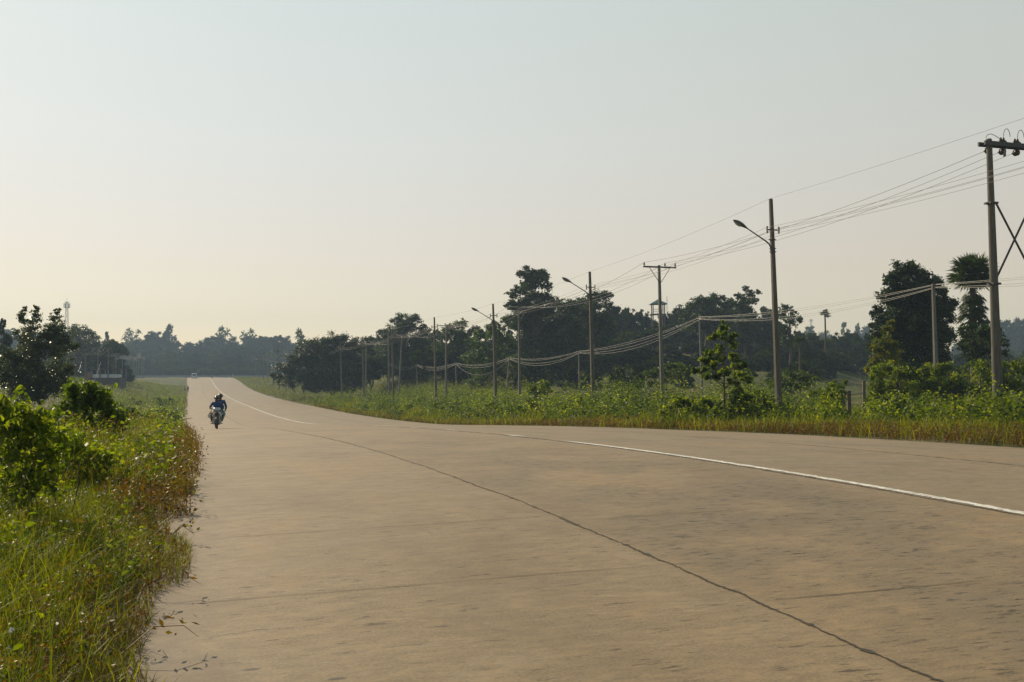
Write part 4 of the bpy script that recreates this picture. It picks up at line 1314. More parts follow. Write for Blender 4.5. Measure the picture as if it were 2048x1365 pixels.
# leafy weeds
s, t, p = scatter(2700, 3, 17, EL - 6, EL + .1, 1.2); e = edge_t(s) - t; k = e > .25; p, e, s, t = p[k], e[k], s[k], t[k]
k = vnoise(s*.9 + 3, t*.9) > .45; p, e = p[k], e[k]
weeds(b, p, gr.uniform(.14, .42, len(p))*(.5 + .5*sstep(.2, 1.4, e)), 11, .055, .5 + gr.normal(size=len(p))*.15, gr, True, .28, m=3)
s, t, p = scatter(1700, 6.5, 17, EL - 6.5, EL - .7, 1.1); e = edge_t(s) - t
k = (vnoise(s*.55 + 31, t*.55 + 2) + .25*sstep(1, 3.5, e)) > .62; p, s, t, e = p[k], s[k], t[k], e[k]
weeds(b, p, gr.uniform(.35, .85, len(p))*(.45 + .55*sstep(.7, 2.6, e)), 17, .075, .5 + gr.normal(size=len(p))*.2, gr, True, .26, m=3)
# red-brown sprawling weeds along the slab
s, t, p = scatter(1300, 3, 17, EL - .9, EL + .55, 1.2); e = edge_t(s) - t; k = (e > .04) & (gr.rand(len(s)) < 1.1 - e); p, e = p[k], e[k]
weeds(b, p, gr.uniform(.08, .30, len(p))*(.5 + .5*sstep(0, .5, e)), 9, .032, .4 + gr.normal(size=len(p))*.25, gr, False, .5, m=2)
# yellow-brown seed heads
s, t, p = scatter(2300, 3.2, 17, EL - 5, EL - .15, 1.25); k = vnoise(s*.8, t*.8 + 44) > .42; p = p[k]
seedheads(b, p, gr.uniform(.22, .52, len(p)), .022, 24, .45 + gr.normal(size=len(p))*.2, gr, 0, 4)
# a few white flowers
s, t, p = scatter(130, 4, 16, EL - 3.5, EL - .4)
c = p + np.stack([np.zeros(len(p)), np.zeros(len(p)), gr.uniform(.22, .5, len(p))], 1)
leaf_kites(b, np.repeat(c, 4, 0) + gr.normal(size=(len(c)*4, 3))*.006, unit(rand_dirs(gr, len(c)*4) + [0, 0, .8]), .020, gr, np.full(len(c)*4, .5), .8, m=5)
# stems lying out over the slab
for _ in range(9):
    s0 = gr.uniform(4.2, 14); t0 = edge_t(np.array([s0]))[0] - .1
    x, y = st2xy(s0, t0); p0 = np.array([x, y, float(ground_st(s0, t0)) + .06])
    out = np.array([RV[0], RV[1], 0])*gr.uniform(.12, .42) + np.array([RU[0], RU[1], 0])*gr.uniform(-.35, .25)
    pts = [p0, p0 + out*.4 + [0, 0, gr.uniform(.05, .18)], p0 + out*.8 + [0, 0, gr.uniform(.03, .14)], p0 + out + [0, 0, gr.uniform(.01, .07)]]
    b.tube(pts, [.0035, .003, .0025, .0012], 4, var=.5, m=1 + (gr.rand() < .4))
    nlf = gr.randint(5, 16); f = gr.uniform(.3, 1, nlf)
    c = p0 + out*f[:, None] + np.stack([gr.normal(size=nlf)*.02, gr.normal(size=nlf)*.02, .05 + gr.rand(nlf)*.10], 1)
    leaf_kites(b, c, unit(rand_dirs(gr, nlf) + [0, 0, .8]), gr.uniform(.03, .07, nlf), gr, gr.rand(nlf), .4, m=2 if gr.rand() < .6 else 0)
tag(b.build('near_verge_grass', GM), 'tangled green, yellow and red-brown grass and weeds edging the road at left front', 'grass', kind='stuff')

# --- left verge, middle distance
b = MB()
s, t, p = scatter(120000, 16, 75, EL - 17, EL + 1.0, 1.5)
e = edge_t(s) - t; k = e > 0; s, t, p, e = s[k], t[k], p[k], e[k]
patch = vnoise(s*.5, t*.5 + 5); patch2 = vnoise(s*.22 + 8, t*.22)
dry = gr.rand(len(s)) < .60*(1 - sstep(.2, 1.4, e)) + .14*patch2
L = (.22 + .40*gr.rand(len(s)))*(.4 + .6*sstep(0, 1.6, e))*(.7 + .7*patch)
wd = .004 + .00028*s
g = ~dry; blades(b, p[g], L[g]*1.1, wd[g], gr.uniform(.15, .9, g.sum()), .25 + .55*patch[g] + gr.normal(size=g.sum())*.15, gr, 2)
g = dry; blades(b, p[g], L[g]*.85, wd[g]*.8, gr.uniform(.3, 1, g.sum()), .45 + gr.normal(size=g.sum())*.22, gr, 2, m=1)
s, t, p = scatter(5200, 16, 75, EL - 14, EL + .2, 1.4); e = edge_t(s) - t; k = (e > .3) & (vnoise(s*.35 + 13, t*.35) > .50); p = p[k]
weeds(b, p, gr.uniform(.3, .85, len(p)), 12, .10, .5 + gr.normal(size=len(p))*.18, gr, False, .35, m=3)
s, t, p = scatter(1700, 14, 60, EL - .6, EL + .9, 1.4); e = edge_t(s) - t; k = e > -.05; p = p[k]
weeds(b, p, gr.uniform(.12, .42, len(p)), 9, .055, .4 + gr.normal(size=len(p))*.25, gr, False, .5, m=2)
s, t, p = scatter(900, 16, 40, EL - 4, EL - .3, 1.3)
seedheads(b, p, gr.uniform(.4, .8, len(p)), .035, 14, .5 + gr.normal(size=len(p))*.2, gr, 0, 4)
tag(b.build('verge_grass', GM), 'mixed grass and weeds along the left road edge running down into the dip', 'grass', kind='stuff')

# --- left field farther off
b = MB()
s, t, p = scatter(60000, 60, 330, EL - 75, EL + .3, 1.5)
e = EL + .3 - t
patch = vnoise(s*.12, t*.12 + 5)
wd = .012 + .00016*s
blades(b, p, (.25 + .5*gr.rand(len(s)))*(.5 + .7*patch), wd, gr.uniform(.1, .8, len(s)), .2 + .6*patch + gr.normal(size=len(s))*.15, gr, 2)
tag(b.build('field_grass', M['grass_field']), 'rough pale green grass across the left field', 'grass', kind='stuff')
b = MB()
s, t, p = scatter(14000, 60, 330, EL - 40, EL - .1, 1.5); k = vnoise(s*.12 + 3, t*.30 + 40) > .54; s, p = s[k], p[k]
weeds(b, p, gr.uniform(.4, 1.1, len(p)), 12, .16 + 0*s, .45 + gr.normal(size=len(p))*.2, gr, False, .5)
tag(b.build('field_weeds', M['weed_leaf']), 'patches of dark leafy weeds in the left field', 'weeds', kind='stuff')

# --- right verge
b = MB()
s, t, p = scatter(195000, 5, 150, ER - .25, ER + 24, 1.25)
eo = t - ER - .3*(vnoise(s*.4, s*0 + 71) - .5); k = eo > 0; s, t, p, eo = s[k], t[k], p[k], eo[k]
patch = vnoise(s*.45, t*.45 + 5); patch2 = vnoise(s*.2 + 8, t*.2)
nearR = 1 - sstep(26, 34, s)                    # broad low brown strip opposite the camera
wv = .35 + 1.3*vnoise(s*.16 + 5, s*0 + 2); lowz = (1 - sstep((.5 + 5.0*nearR)*wv, (1.6 + 7.0*nearR)*wv, eo))*(.55 + .45*(vnoise(s*.7, t*.9) > .33))
keep = gr.rand(len(s)) < 1 - .45*sstep(12, 24, eo); s, t, p, eo, patch, patch2, nearR, lowz = [a[keep] for a in (s, t, p, eo, patch, patch2, nearR, lowz)]
dry = gr.rand(len(s)) < (.15 + .75*vnoise(s*.33 + 9, t*.5))*lowz + .10
L = (.20 + .35*gr.rand(len(s)))*lowz + (1 - lowz)*(.25 + .45*gr.rand(len(s)))*(.4 + 1.5*np.clip(patch2*1.5 - .25, 0, 1))
wd = .004 + .00030*s
g = ~dry; blades(b, p[g], L[g], wd[g], gr.uniform(.12, .75, g.sum()), .3 + .55*patch[g] + gr.normal(size=g.sum())*.15, gr, 2)
g = dry; blades(b, p[g], L[g]*.85, wd[g]*.85, gr.uniform(.2, .9, g.sum()), .42 + gr.normal(size=g.sum())*.24, gr, 2, m=1)
s, t, p = scatter(17000, 5, 140, ER + .05, ER + 2.6, 1.25); k = gr.rand(len(s)) < .75; p = p[k]
weeds(b, p, gr.uniform(.10, .34, len(p)), 8, .07, .45 + gr.normal(size=len(p))*.25, gr, False, .5, m=2)
tag(b.build('roadside_grass', GM), 'tall bright green grass behind a low brown strip along the right road edge', 'grass', kind='stuff')

b = MB()
s, t, p = scatter(29000, 14, 170, ER + 1.0, ER + 20, 1.2)
eo = t - ER; mask = .5*vnoise(s*.28 + 17, t*.42 + 3) + .5*vnoise(s*.75, t*.9 + 60); mask = .46 + (mask - .44)*1.1; gap = p[:, 0]/p[:, 1]; k = (mask > .46) & ((eo > 5) | (s > 33)) & ~((gap > .318) & (gap < .352) & (p[:, 1] > 40)); s, t, p, mask, eo = s[k], t[k], p[k], mask[k], eo[k]
weeds(b, p, (.55 + .65*gr.rand(len(p)))*(.7 + 1.7*(mask - .46)/.5)*(.6 + .4*sstep(1, 4, eo))*np.where(s < 48, .68, 1.3), 15, .15, .34 + .8*(vnoise(s*.5, t*.5) - .5) + gr.normal(size=len(p))*.25, gr, False, .42)
tag(b.build('roadside_weeds', M['weed_leaf']), 'bushy bright leafy weeds crowding the right verge below the poles', 'weeds', kind='stuff')

# bushes one can tell apart along the right verge and in the left field
def bush_proto(seed, mat):
    rng = np.random.RandomState(seed); sb, fb = MB(), MB()
    for k in range(9):
        a = rng.uniform(0, 6.28); r = rng.uniform(.1, .5)
        sb.tube(limb_path([0, 0, -.05], [r*math.cos(a), r*math.sin(a), rng.uniform(.5, .95)], rng, .15), np.linspace(.012, .004, 6), 4)
    cl_ = [(rng.uniform(-.42, .42), rng.uniform(-.42, .42), rng.uniform(.22, .62), rng.uniform(.18, .3), rng.uniform(.18, .3), rng.uniform(.2, .34)) for _ in range(8)]
    cl_ += [(rng.uniform(-.25, .25), rng.uniform(-.25, .25), rng.uniform(.65, .9), .14, .14, .18) for _ in range(3)]
    crown_leaves(fb, cl_, .11, rng, 1.15, sub=12, up=.08, var0=.5, vspread=.4, inner=.3, flat=.9)
    n = 26; az = rng.uniform(0, 6.28, n); p_ = np.stack([np.cos(az)*rng.uniform(0, .5, n), np.sin(az)*rng.uniform(0, .5, n), np.zeros(n) + .1], 1)
    weeds(fb, p_, rng.uniform(.6, 1.15, n), 12, .11, .6 + rng.normal(size=n)*.2, rng, False, .22)
    return sb.mesh('stem', M['bark']), fb.mesh('foliage', M[mat])


bp_ = [bush_proto(301 + k, ['leaf_bright', 'weed_leaf', 'weed_leaf', 'leaf_bright'][k]) for k in range(4)]


def put_bush(s, t, h, w, k, label, group):
    x, y = st2xy(s, t); z = float(ground_st(s, t)) - .05
    o = empty('verge_bush', (float(x), float(y), z), label, 'bush', group, gr.uniform(0, 6.28)); o.scale = (w, w, h)
    for nm, me in zip(('stem', 'foliage'), bp_[k]):
        c = bpy.data.objects.new(nm, me); COL.objects.link(c); c.parent = o


for k in range(74):
    s = 30 + 120*gr.rand()**1.35; t = ER + 2.2 + 11*gr.rand()
    if s < 38 and t < 15: t += 6
    bx, by = st2xy(s, t)
    if .31 < bx/by < .36 and by < 60: continue
    put_bush(s, t, gr.uniform(.75, 1.5), gr.uniform(.9, 1.9), gr.randint(4), 'leafy bush in the thick growth along the right verge', 'bushes along the right verge')
for k in range(34):
    s = 45 + 130*gr.rand(); t = EL - 1.2 - 9*gr.rand()
    put_bush(s, t, gr.uniform(.6, 1.2), gr.uniform(.8, 1.7), gr.randint(3), 'low leafy bush in the rough grass left of the road', 'bushes in the left field')

# far right verge beyond the spreading tree and the mown slope
b = MB()
s, t, p = scatter(50000, 140, 420, ER + .2, ER + 60, 1.3)
patch = vnoise(s*.1, t*.1 + 5)
blades(b, p, (.4 + .7*gr.rand(len(s)))*(.5 + .7*patch), .02 + .00012*s, gr.uniform(.1, .7, len(s)), .2 + .6*patch + gr.normal(size=len(s))*.15, gr, 2)
s, t, p = scatter(30000, 60, 150, ER + 24, ER + 100, 1.0)
blades(b, p, .10 + .2*gr.rand(len(s)), np.full(len(s), .03), gr.uniform(.2, .9, len(s)), .35 + .4*vnoise(s*.2, t*.2) + gr.normal(size=len(s))*.12, gr, 2)
tag(b.build('slope_grass', M['grass_field']), 'short grass on the mown slope and far right verge', 'grass', kind='stuff')

# tall white-plumed grass clumps
def plume_clump(label, px, py, d, npl, H, seed, group=None):
    rng = np.random.RandomState(seed)
    base = np.array(on_ground(px, py, d)); root = empty('plume_grass', base, label, 'grass clump', group)
    c = MB(); n = 90
    q = np.stack([rng.normal(size=n)*.35, rng.normal(size=n)*.35, np.zeros(n)], 1)
    blades(c, q, rng.uniform(.7, 1.0, n)*H*.72, .012, rng.uniform(.2, .8, n), rng.uniform(.3, .8, n), rng, 3); c.build('blades', M['grass_green'], root)
    for k in range(npl):
        a = rng.uniform(-.28, .28, 2); h = H*rng.uniform(.85, 1.15); st = np.array([rng.normal()*.5, rng.normal()*.3, 0])
        tip = st + np.array([a[0]*h, a[1]*h, h])
        pl = MB(); pl.tube([st, (st + tip)/2, tip], [.008, .006, .004], 4, m=0)
        m_ = 60; f = rng.rand(m_)
        cc = tip + (st - tip)*(f*.20)[:, None] + rng.normal(size=(m_, 3))*.022*(1.2 - f)[:, None]
        leaf_kites(pl, cc, rand_dirs(rng, m_), .10, rng, rng.uniform(.2, .9, m_), .3, along=np.repeat((tip - st)[None], m_, 0) + rng.normal(size=(m_, 3))*.5, m=1)
        pl.build('plume', [M['grass_green'], M['plume']], root)


plume_clump('clump of white-plumed grass between the tee pole and the second short pole', 1388, 812, 52, 8, 1.25, 91)
plume_clump('clump of white-plumed grass just right of the second lamp pole', 1208, 812, 68, 6, 1.2, 92)
plume_clump('small white-plumed grass clump left of the second lamp pole', 1115, 812, 72, 4, 1.1, 93)
plume_clump('low white-plumed grass below the many-stemmed left tree', 52, 806, 50, 10, .9, 94)
plume_clump('pinkish plumed grass at the foot of the fourth lamp pole', 886, 806, 100, 4, 1.6, 95)
# ------------------------------------------------------------------ poles
RV3 = np.array([RV[0], RV[1], 0.0]); RU3 = np.array([RU[0], RU[1], 0.0]); UP = np.array([0, 0, 1.0])
ROT = np.stack([RV3, RU3, UP], 1)            # local x = across the road, y = along it


def pole_axis(top_px, base_px, d):
    T = W(top_px[0], top_px[1], d); B = W(base_px[0], base_px[1], d)
    g = gz(B[0], B[1]); dirv = (T - B)/max(T[2] - B[2], .1)
    base = T - dirv*(T[2] - g)
    return T, base, dirv


def shaft(b, base, T, w0, w1, n=4):
    """tapered concrete shaft: square with chamfered edges (n=4) or round"""
    a = base - np.array([0, 0, .4])
    if n == 4:
        rows = []
        for p, w in ((a, w0), (base, w0), (T - (T - base)*.004, w1), (T, w1*.86)):
            h = w/2; c = h*.28
            loc = np.array([[-h, -h + c], [-h + c, -h], [h - c, -h], [h, -h + c], [h, h - c], [h - c, h], [-h + c, h], [-h, h - c]])
            rows.append(p + loc[:, :1]*RV3 + loc[:, 1:]*RU3)
        V = np.vstack(rows); k = 8
        q = [[r*k + j, r*k + (j + 1) % k, (r + 1)*k + (j + 1) % k, (r + 1)*k + j] for r in range(3) for j in range(k)]
        q += [[24, 25, 26, 27], [24, 27, 28, 31], [28, 29, 30, 31]]
        b.add(V, q)
    else:
        b.tube([a, base, T - (T - base)*.006, T], [w0/2, w0/2, w1/2, w1/2*.8], n)


def insulator(parent, base, p, r=.05, h=.13, flip=1):
    b = MB()
    prof = [(.012, 0), (.012, h*.15), (r, h*.22), (r*.55, h*.42), (r*.9, h*.5), (r*.5, h*.68), (r*.72, h*.76), (r*.3, h), (.001, h)]
    b.lathe([(a_, z_*flip) for a_, z_ in prof], p, n=8)
    return b.shift(base).build('insulator', M['insulator'], parent, smooth=True)


WIRE_PT = {}


def lamp_pole(label, top_px, base_px, d, arm_drop=1.65, bar_drop=1.0, group='concrete street lamp poles along the right verge', detail=True, lamp=True, w0=.27, w1=.14):
    T, base, dv = pole_axis(top_px, base_px, d)
    root = empty('lamp_pole', base, label, 'lamp pole', group)
    b = MB(); shaft(b, base, T, w0, w1); b.shift(base).build('pole', M['pole_concrete'], root)
    at = lambda drop: T - dv*drop
    if lamp:
        a0 = at(arm_drop) - RV3*(w1*.6)
        k = [a0 - UP*.14, a0 + UP*.12 - RV3*.02, a0 + UP*.26 - RV3*.10, a0 + UP*.38 - RV3*.26, a0 + UP*.64 - RV3*.72, a0 + UP*.90 - RV3*1.18]
        b = MB(); b.tube(k, [.032]*4 + [.028, .026], 7); b.shift(base).build('lamp_arm', M['iron'], root, smooth=True)
        if detail:
            for z in (-.08, .06):
                b = MB(); b.box(at(arm_drop) + UP*z, (w1 + .08, w1 + .08, .035), ROT); b.shift(base).build('bracket', M['iron'], root)
        hd = unit(-RV3*1.0 + UP*.50); up2 = unit(UP - hd*(UP @ hd)); sd = np.cross(hd, up2)
        h0 = a0 + UP*.88 - RV3*1.15
        fr = np.linspace(0, 1, 11); wd = np.array([.045, .07, .10, .135, .16, .17, .172, .165, .145, .10, .02]); th_ = wd*.52
        rows = []
        an = np.linspace(0, 2*math.pi, 12, endpoint=False)
        for f, w_, t_ in zip(fr, wd, th_):
            c = h0 + hd*f*.80
            rows.append(c + np.cos(an)[:, None]*sd*w_ + np.where(np.sin(an) > 0, np.sin(an)*1.15, np.sin(an)*.5)[:, None]*up2*t_)
        V = np.vstack(rows); q = [[r*12 + j, r*12 + (j + 1) % 12, (r + 1)*12 + (j + 1) % 12, (r + 1)*12 + j] for r in range(10) for j in range(12)]
        b = MB(); b.add(V, q); hdo = b.shift(base).build('lamp_head', M['lamp_metal'], root, smooth=True)
        b = MB()
        c = h0 + hd*.50 - up2*.052
        an2 = np.linspace(0, 2*math.pi, 14, endpoint=False)
        ring = c + np.cos(an2)[:, None]*hd*.22 + np.sin(an2)[:, None]*sd*.115
        dome = c - up2*.045 + np.cos(an2)[:, None]*hd*.13 + np.sin(an2)[:, None]*sd*.07
        V = np.vstack([ring, dome, [c - up2*.055]])
        b.add(V, [[j, (j + 1) % 14, 14 + (j + 1) % 14, 14 + j] for j in range(14)], [[14 + j, 14 + (j + 1) % 14, 28] for j in range(14)])
        b.shift(base).build('lamp_glass', M['lamp_glass'], hdo, smooth=True)
    c = at(bar_drop)
    b = MB(); b.box(c - RU3*(w1*.62), (.66, .05, .055), ROT); bar = b.shift(base).build('crossarm', M['iron'], root)
    pts = []
    for sx in (-.29, .29):
        for fl in (1, -1):
            insulator(bar, base, c - RU3*(w1*.62) + RV3*sx + UP*.025*fl, .05, .14, fl)
            pts.append(c - RU3*(w1*.62) + RV3*sx + UP*.10*fl)
    if detail:
        b = MB(); b.box(at(bar_drop + .42), (.36, .05, .035), ROT); b.box(at(bar_drop + .42), (w1 + .06, w1 + .06, .05), ROT); b.shift(base).build('band', M['iron'], root)
    return T, pts


A_pts = []
A_spec = [('nearest and tallest lamp pole, its curved lamp arm clear against the sky', (1541.5, 398), (1558.5, 838), 45.0, 2.25, 1.38),
          ('second nearest lamp pole, the one in front of the flat-topped tree', (1179.5, 544), (1187, 820), 65.5, 1.65, 1.0),
          ('third nearest lamp pole, left of the tallest tree with its lamp against the sky', (986, 608), (992, 805), 86.0, 1.6, 1.0),
          ('dark lamp pole rising bare against the sky with its lamp before the rounded tree', (868.5, 635), (872, 805), 106, 1.6, 1.0),
          ('lamp pole close beside the leaning tee poles', (784, 658), (787, 800), 126.6, 1.6, 1.0),
          ('lamp pole at the right edge of the big spreading tree', (725, 675), (728, 794), 148, 1.6, 1.0),
          ('pale lamp pole standing right in front of the big spreading tree', (681, 685), (684, 795), 168, 1.6, 1.0)]
for lab, tp, bp, d, ad, bd in A_spec:
    A_pts.append(lamp_pole(lab, tp, bp, d, ad, bd, detail=d < 110))
far_grp = 'far lamp poles shrinking towards the road end'
for k in range(9, 22):
    s = 41.9 + 21.6*k
    if s > 436: break
    x, y = st2xy(s, 17.0); z = float(ground_st(s, 17.0))
    T = np.array([x - .06, y, z + 8.9])
    px = lambda P: (1024 + F*P[0]/(P[1]*CP + (P[2] - ZC)*SP), 682.5 - F*(-P[1]*SP + (P[2] - ZC)*CP)/(P[1]*CP + (P[2] - ZC)*SP))
    dd = T[1]*CP + (T[2] - ZC)*SP
    tp = px(T); bp = px(np.array([x, y, z + .1]))
    A_pts.append(lamp_pole('slim concrete lamp pole in the far line left of the big spreading tree', tp, bp, dd, 1.6, 1.0, far_grp, detail=False, w0=.26, w1=.15))


def tee_pole(label, top_px, base_px, d, half=1.15, group='tee-topped power poles along the right verge', w0=.26, w1=.15):
    T, base, dv = pole_axis(top_px, base_px, d)
    root = empty('power_pole', base, label, 'power pole', group)
    b = MB(); shaft(b, base, T, w0, w1); b.shift(base).build('pole', M['pole_concrete_pale'], root)
    c = T - dv*.13 - RU3*(w1*.7)
    b = MB(); b.box(c, (half*2, .08, .10), ROT); bar = b.shift(base).build('crossarm', M['iron'], root)
    pts = []
    for sx in (-half + .06, half*.32, half - .06):
        insulator(bar, base, c + RV3*sx + UP*.05, .07, .24); pts.append(c + RV3*sx + UP*.27)
    for sg in (-1, 1):
        b = MB(); b.tube([c + RV3*sg*half*.62 - UP*.05, T - dv*1.12 - RU3*(w1*.7) + RV3*sg*.05], .022, 5); b.shift(base).build('brace', M['iron'], root)
    return pts


B_pts = []
for lab, tp, bp, d in [('nearest tee-topped power pole, its crossarm clear against the sky', (1318, 531), (1325, 805), 65.7),
                       ('tee-topped power pole standing before the tallest tree', (1037.5, 617), (1040, 810), 93.5),
                       ('tee-topped power pole before the vine-draped tree mass', (892.5, 650), (892, 798), 120),
                       ('leaning tee-topped power pole before the dark round tree', (804, 669), (798, 788), 145),
                       ('tee-topped power pole just right of the big spreading tree', (733, 683), (731, 795), 172.7)]:
    B_pts.append(tee_pole(lab, tp, bp, d))
for k in range(6, 14):
    s = 33.8 + 28.3*k
    if k in (6, 7): continue
    if s > 430: break
    x, y = st2xy(s, 21.0); z = float(ground_st(s, 21.0)); T = np.array([x, y, z + 9.0])
    dd = T[1]*CP + (T[2] - ZC)*SP
    B_pts.append(tee_pole('small tee-topped pole in the far line left of the big spreading tree', px(T), px(np.array([x, y, z + .1])), dd, 1.15, 'far tee-topped poles shrinking towards the road end'))

# the double pole cut by the right edge of the picture
T1, base1, dv1 = pole_axis((1978, 278), (1997, 835), 38.5)
root = empty('double_pole', base1, 'tall twin-shaft power pole with crossed braces at the far right', 'power pole')
pole2 = base1 + RV3*2.05; T2 = T1 + RV3*2.05; pole2[2] = gz(pole2[0], pole2[1])
for a_, c_ in ((base1, T1), (pole2, T2)):
    b = MB(); shaft(b, a_, c_, .40, .21, 12); b.shift(base1).build('pole', M['pole_concrete'], root, smooth=True)
c = T1 - dv1*.20 + RV3*1.02
for sg, nm in ((-1, 'crossarm'), (1, 'crossarm')):
    b = MB(); b.box(c + RU3*sg*.16 - RV3*(.06 if sg > 0 else 0), (2.75 - (.12 if sg > 0 else 0), .07, .16), ROT); b.shift(base1).build(nm, M['iron'], root)
y1, y2 = 2.42, 5.45
for a_, e_ in ((T1 - dv1*y1, T2 - dv1*y2), (T1 - dv1*y2, T2 - dv1*y1)):
    o_ = RU3*(-.13 if a_[2] > e_[2] else .13)
    b = MB(); b.tube([a_ + o_ + RV3*.10, e_ + o_ - RV3*.10], .042, 5); b.shift(base1).build('brace', M['iron'], root)
for drop in (y1, y2):
    for TT in (T1, T2):
        b = MB(); b.box(TT - dv1*drop, (.36, .36, .07), ROT); b.shift(base1).build('band', M['iron'], root)
        b = MB(); b.tube([TT - dv1*drop - RV3*.26, TT - dv1*drop + RV3*.26], .03, 5); b.shift(base1).build('bolt', M['iron'], root)
H_pts = []
for sx in (.22, .88, 1.54):
    p = T1 - dv1*.36 + RV3*sx
    # disc strain insulator towards the next pole, pin insulators and jumper loops above
    b = MB(); b.lathe([(.015, 0), (.12, .02), (.13, .06), (.05, .10), (.13, .14), (.12, .18), (.03, .24), (.02, .34)], (0, 0, 0), 'Y', 12)
    for k_v in range(len(b.v)): b.v[k_v] = b.v[k_v] @ ROT.T + p + RU3*.20
    b.shift(base1).build('strain_insulator', M['insulator'], root, smooth=True)
    H_pts.append(p + RU3*.54)
    for dx in (.14, .27):
        insulator(root, base1, T1 - dv1*.13 + RV3*(sx + .18 + dx), .075, .22)
    b = MB(); b.sphere(T1 - dv1*.10 + RV3*(sx + .47), (.12, .09, .10), 10, 7); b.shift(base1).build('strain_insulator', M['insulator'], root, smooth=True)
    q0 = T1 + UP*.06 + RV3*(sx + .45); 
    arc = [T1 + UP*.10 + RV3*(sx + .45) + RV3*.16*(1 - math.cos(a)) + UP*(.34*math.sin(a)) for a in np.linspace(0, 3.0, 10)]
    b = MB(); b.tube(arc, .012, 5); b.shift(base1).build('jumper_wire', M['iron'], root, smooth=True)
arc = [T1 - RV3*.12 - UP*.06, T1 - RV3*.14 + UP*.05, T1 - RV3*.05 + UP*.16, T1 + RV3*.12 + UP*.19, T1 + RV3*.30 + UP*.13, T1 + RV3*.48 + UP*.05]
b = MB(); b.tube(arc, .012, 5); b.shift(base1).build('jumper_wire', M['iron'], root, smooth=True)
b = MB(); b.box(T1 - dv1*.42 + RV3*.72, (.06, .05, .36), ROT); b.box(T1 - dv1*.56 + RV3*.68, (.05, .05, .14), ROT); b.shift(base1).build('fuse_holder', M['insulator'], root)

# short cable poles
C_pts = []
for lab, tp, bp, d, sc in [('short cable pole before the big vine-draped tree', (1866, 568), (1875, 823), 54.3, 1.0),
                           ('short cable pole just left of the young tree', (1399, 629), (1405, 815), 79, .8),
                           ('short cable pole just left of the second nearest lamp pole', (1157.5, 702), (1160, 802), 103, .8),
                           ('short leaning cable pole before the layered green tree', (1018.5, 715), (1012, 792), 125, .8),
                           ('short cable pole just right of the vine-draped tree mass', (911, 726), (914, 796), 149, .8),
                           ('short leaning cable pole between the dark lamp pole and the leaning tee pole', (832, 729), (838, 795), 174, .8)]:
    T, base, dv = pole_axis(tp, bp, d)
    root = empty('cable_pole', base, lab, 'cable pole', 'short cable poles behind the right verge')
    b = MB(); shaft(b, base, T, .24*sc, .15*sc); b.shift(base).build('pole', M['pole_concrete_pale'], root)
    a_ = T - dv*(.30 if sc < 1 and tp[0] == 1399 else .14)
    b = MB(); b.tube([a_ - RU3*.14*sc - UP*.16, a_ - RU3*.14*sc + UP*.14], .02, 6)
    for z in (-.10, .0, .10): b.lathe([(.02, z - .035), (.05, z - .03), (.03, z), (.05, z + .03), (.02, z + .035)], a_ - RU3*.14*sc, n=8)
    b.shift(base).build('spool_rack', M['insulator'], root)
    C_pts.append([a_ - RU3*.18*sc + UP*z for z in (.10, .07, -.05, -.09)])
T, base, dv = pole_axis((776.5, 663), (778.5, 795), 152)
root = empty('plain_pole', base, 'tall plain pole with a stub crossarm just left of the fifth lamp pole', 'power pole')
b = MB(); shaft(b, base, T, .26, .15); b.shift(base).build('pole', M['pole_concrete_pale'], root)
b = MB(); b.box(T - dv*.25, (.8, .08, .10), ROT); b.shift(base).build('crossarm', M['iron'], root)
C_pts.append([T - dv*(4.7 + .08*k) - RU3*.12 for k in range(4)])


# ------------------------------------------------------------------ wires: one object per conductor, slung pole to pole
def wire(label, pts, sag, r, mat='wire', name='power_wire', group=None, cat='wire'):
    pts = [np.asarray(p, float) for p in pts]
    out = []
    sg = sag if hasattr(sag, '__len__') else [sag]*(len(pts) - 1)
    for k in range(len(pts) - 1):
        n = 15
        t = np.linspace(0, 1, n)[:, None]
        p = pts[k] + (pts[k + 1] - pts[k])*t; p[:, 2] -= (4*sg[k]*t*(1 - t))[:, 0]
        out.append(p if k == 0 else p[1:])
    P = np.vstack(out); b = MB(); b.tube(P, r, 5)
    o = b.shift(P[0]).build(name, M[mat], None, smooth=True, loc=P[0])
    tag(o, label, cat, group)
    return o


s0 = 41.9 - 21.6; x0_, y0_ = st2xy(s0, 17.0)
A0T = np.array([x0_, y0_, ZC + 8.25])
dA = A0T - A_pts[0][0]
nA = 7
tops = [A0T + dA] + [A0T] + [a[0] + UP*.02 for a in A_pts[:nA]]
wire('thin wire strung along the very tips of the lamp poles', tops, [.12]*2 + [.18]*(nA - 1), .006)
for j, lab in enumerate(['upper wire on the road side of the lamp pole crossarms', 'lower wire on the road side of the lamp pole crossarms', 'upper wire on the far side of the lamp pole crossarms', 'lower wire on the far side of the lamp pole crossarms']):
    pts = [A_pts[k][1][j] for k in range(len(A_pts))]
    gap = nA                                     # the line runs on behind the spreading tree
    P0 = A0T + (A_pts[0][1][j] - A_pts[0][0])
    wire(lab, [P0 + dA, P0] + pts, [.25]*2 + [.32]*(gap - 1) + [.5] + [.55]*(len(pts) - gap - 1), .0065)
for j, lab in enumerate(['road-side wire slung between the tee-topped poles', 'middle wire slung between the tee-topped poles', 'far-side wire slung between the tee-topped poles']):
    pts = [H_pts[j]] + [B_pts[k][j] for k in range(len(B_pts))]
    wire(lab, pts, [.55] + [.95, 1.0, 1.05, 1.1] + [1.4] + [1.0]*(len(pts) - 7), .0095 if j else .010, 'cable' if False else 'wire')
sC = 47.3 - 25.6; xc_, yc_ = st2xy(sC, 30.0)
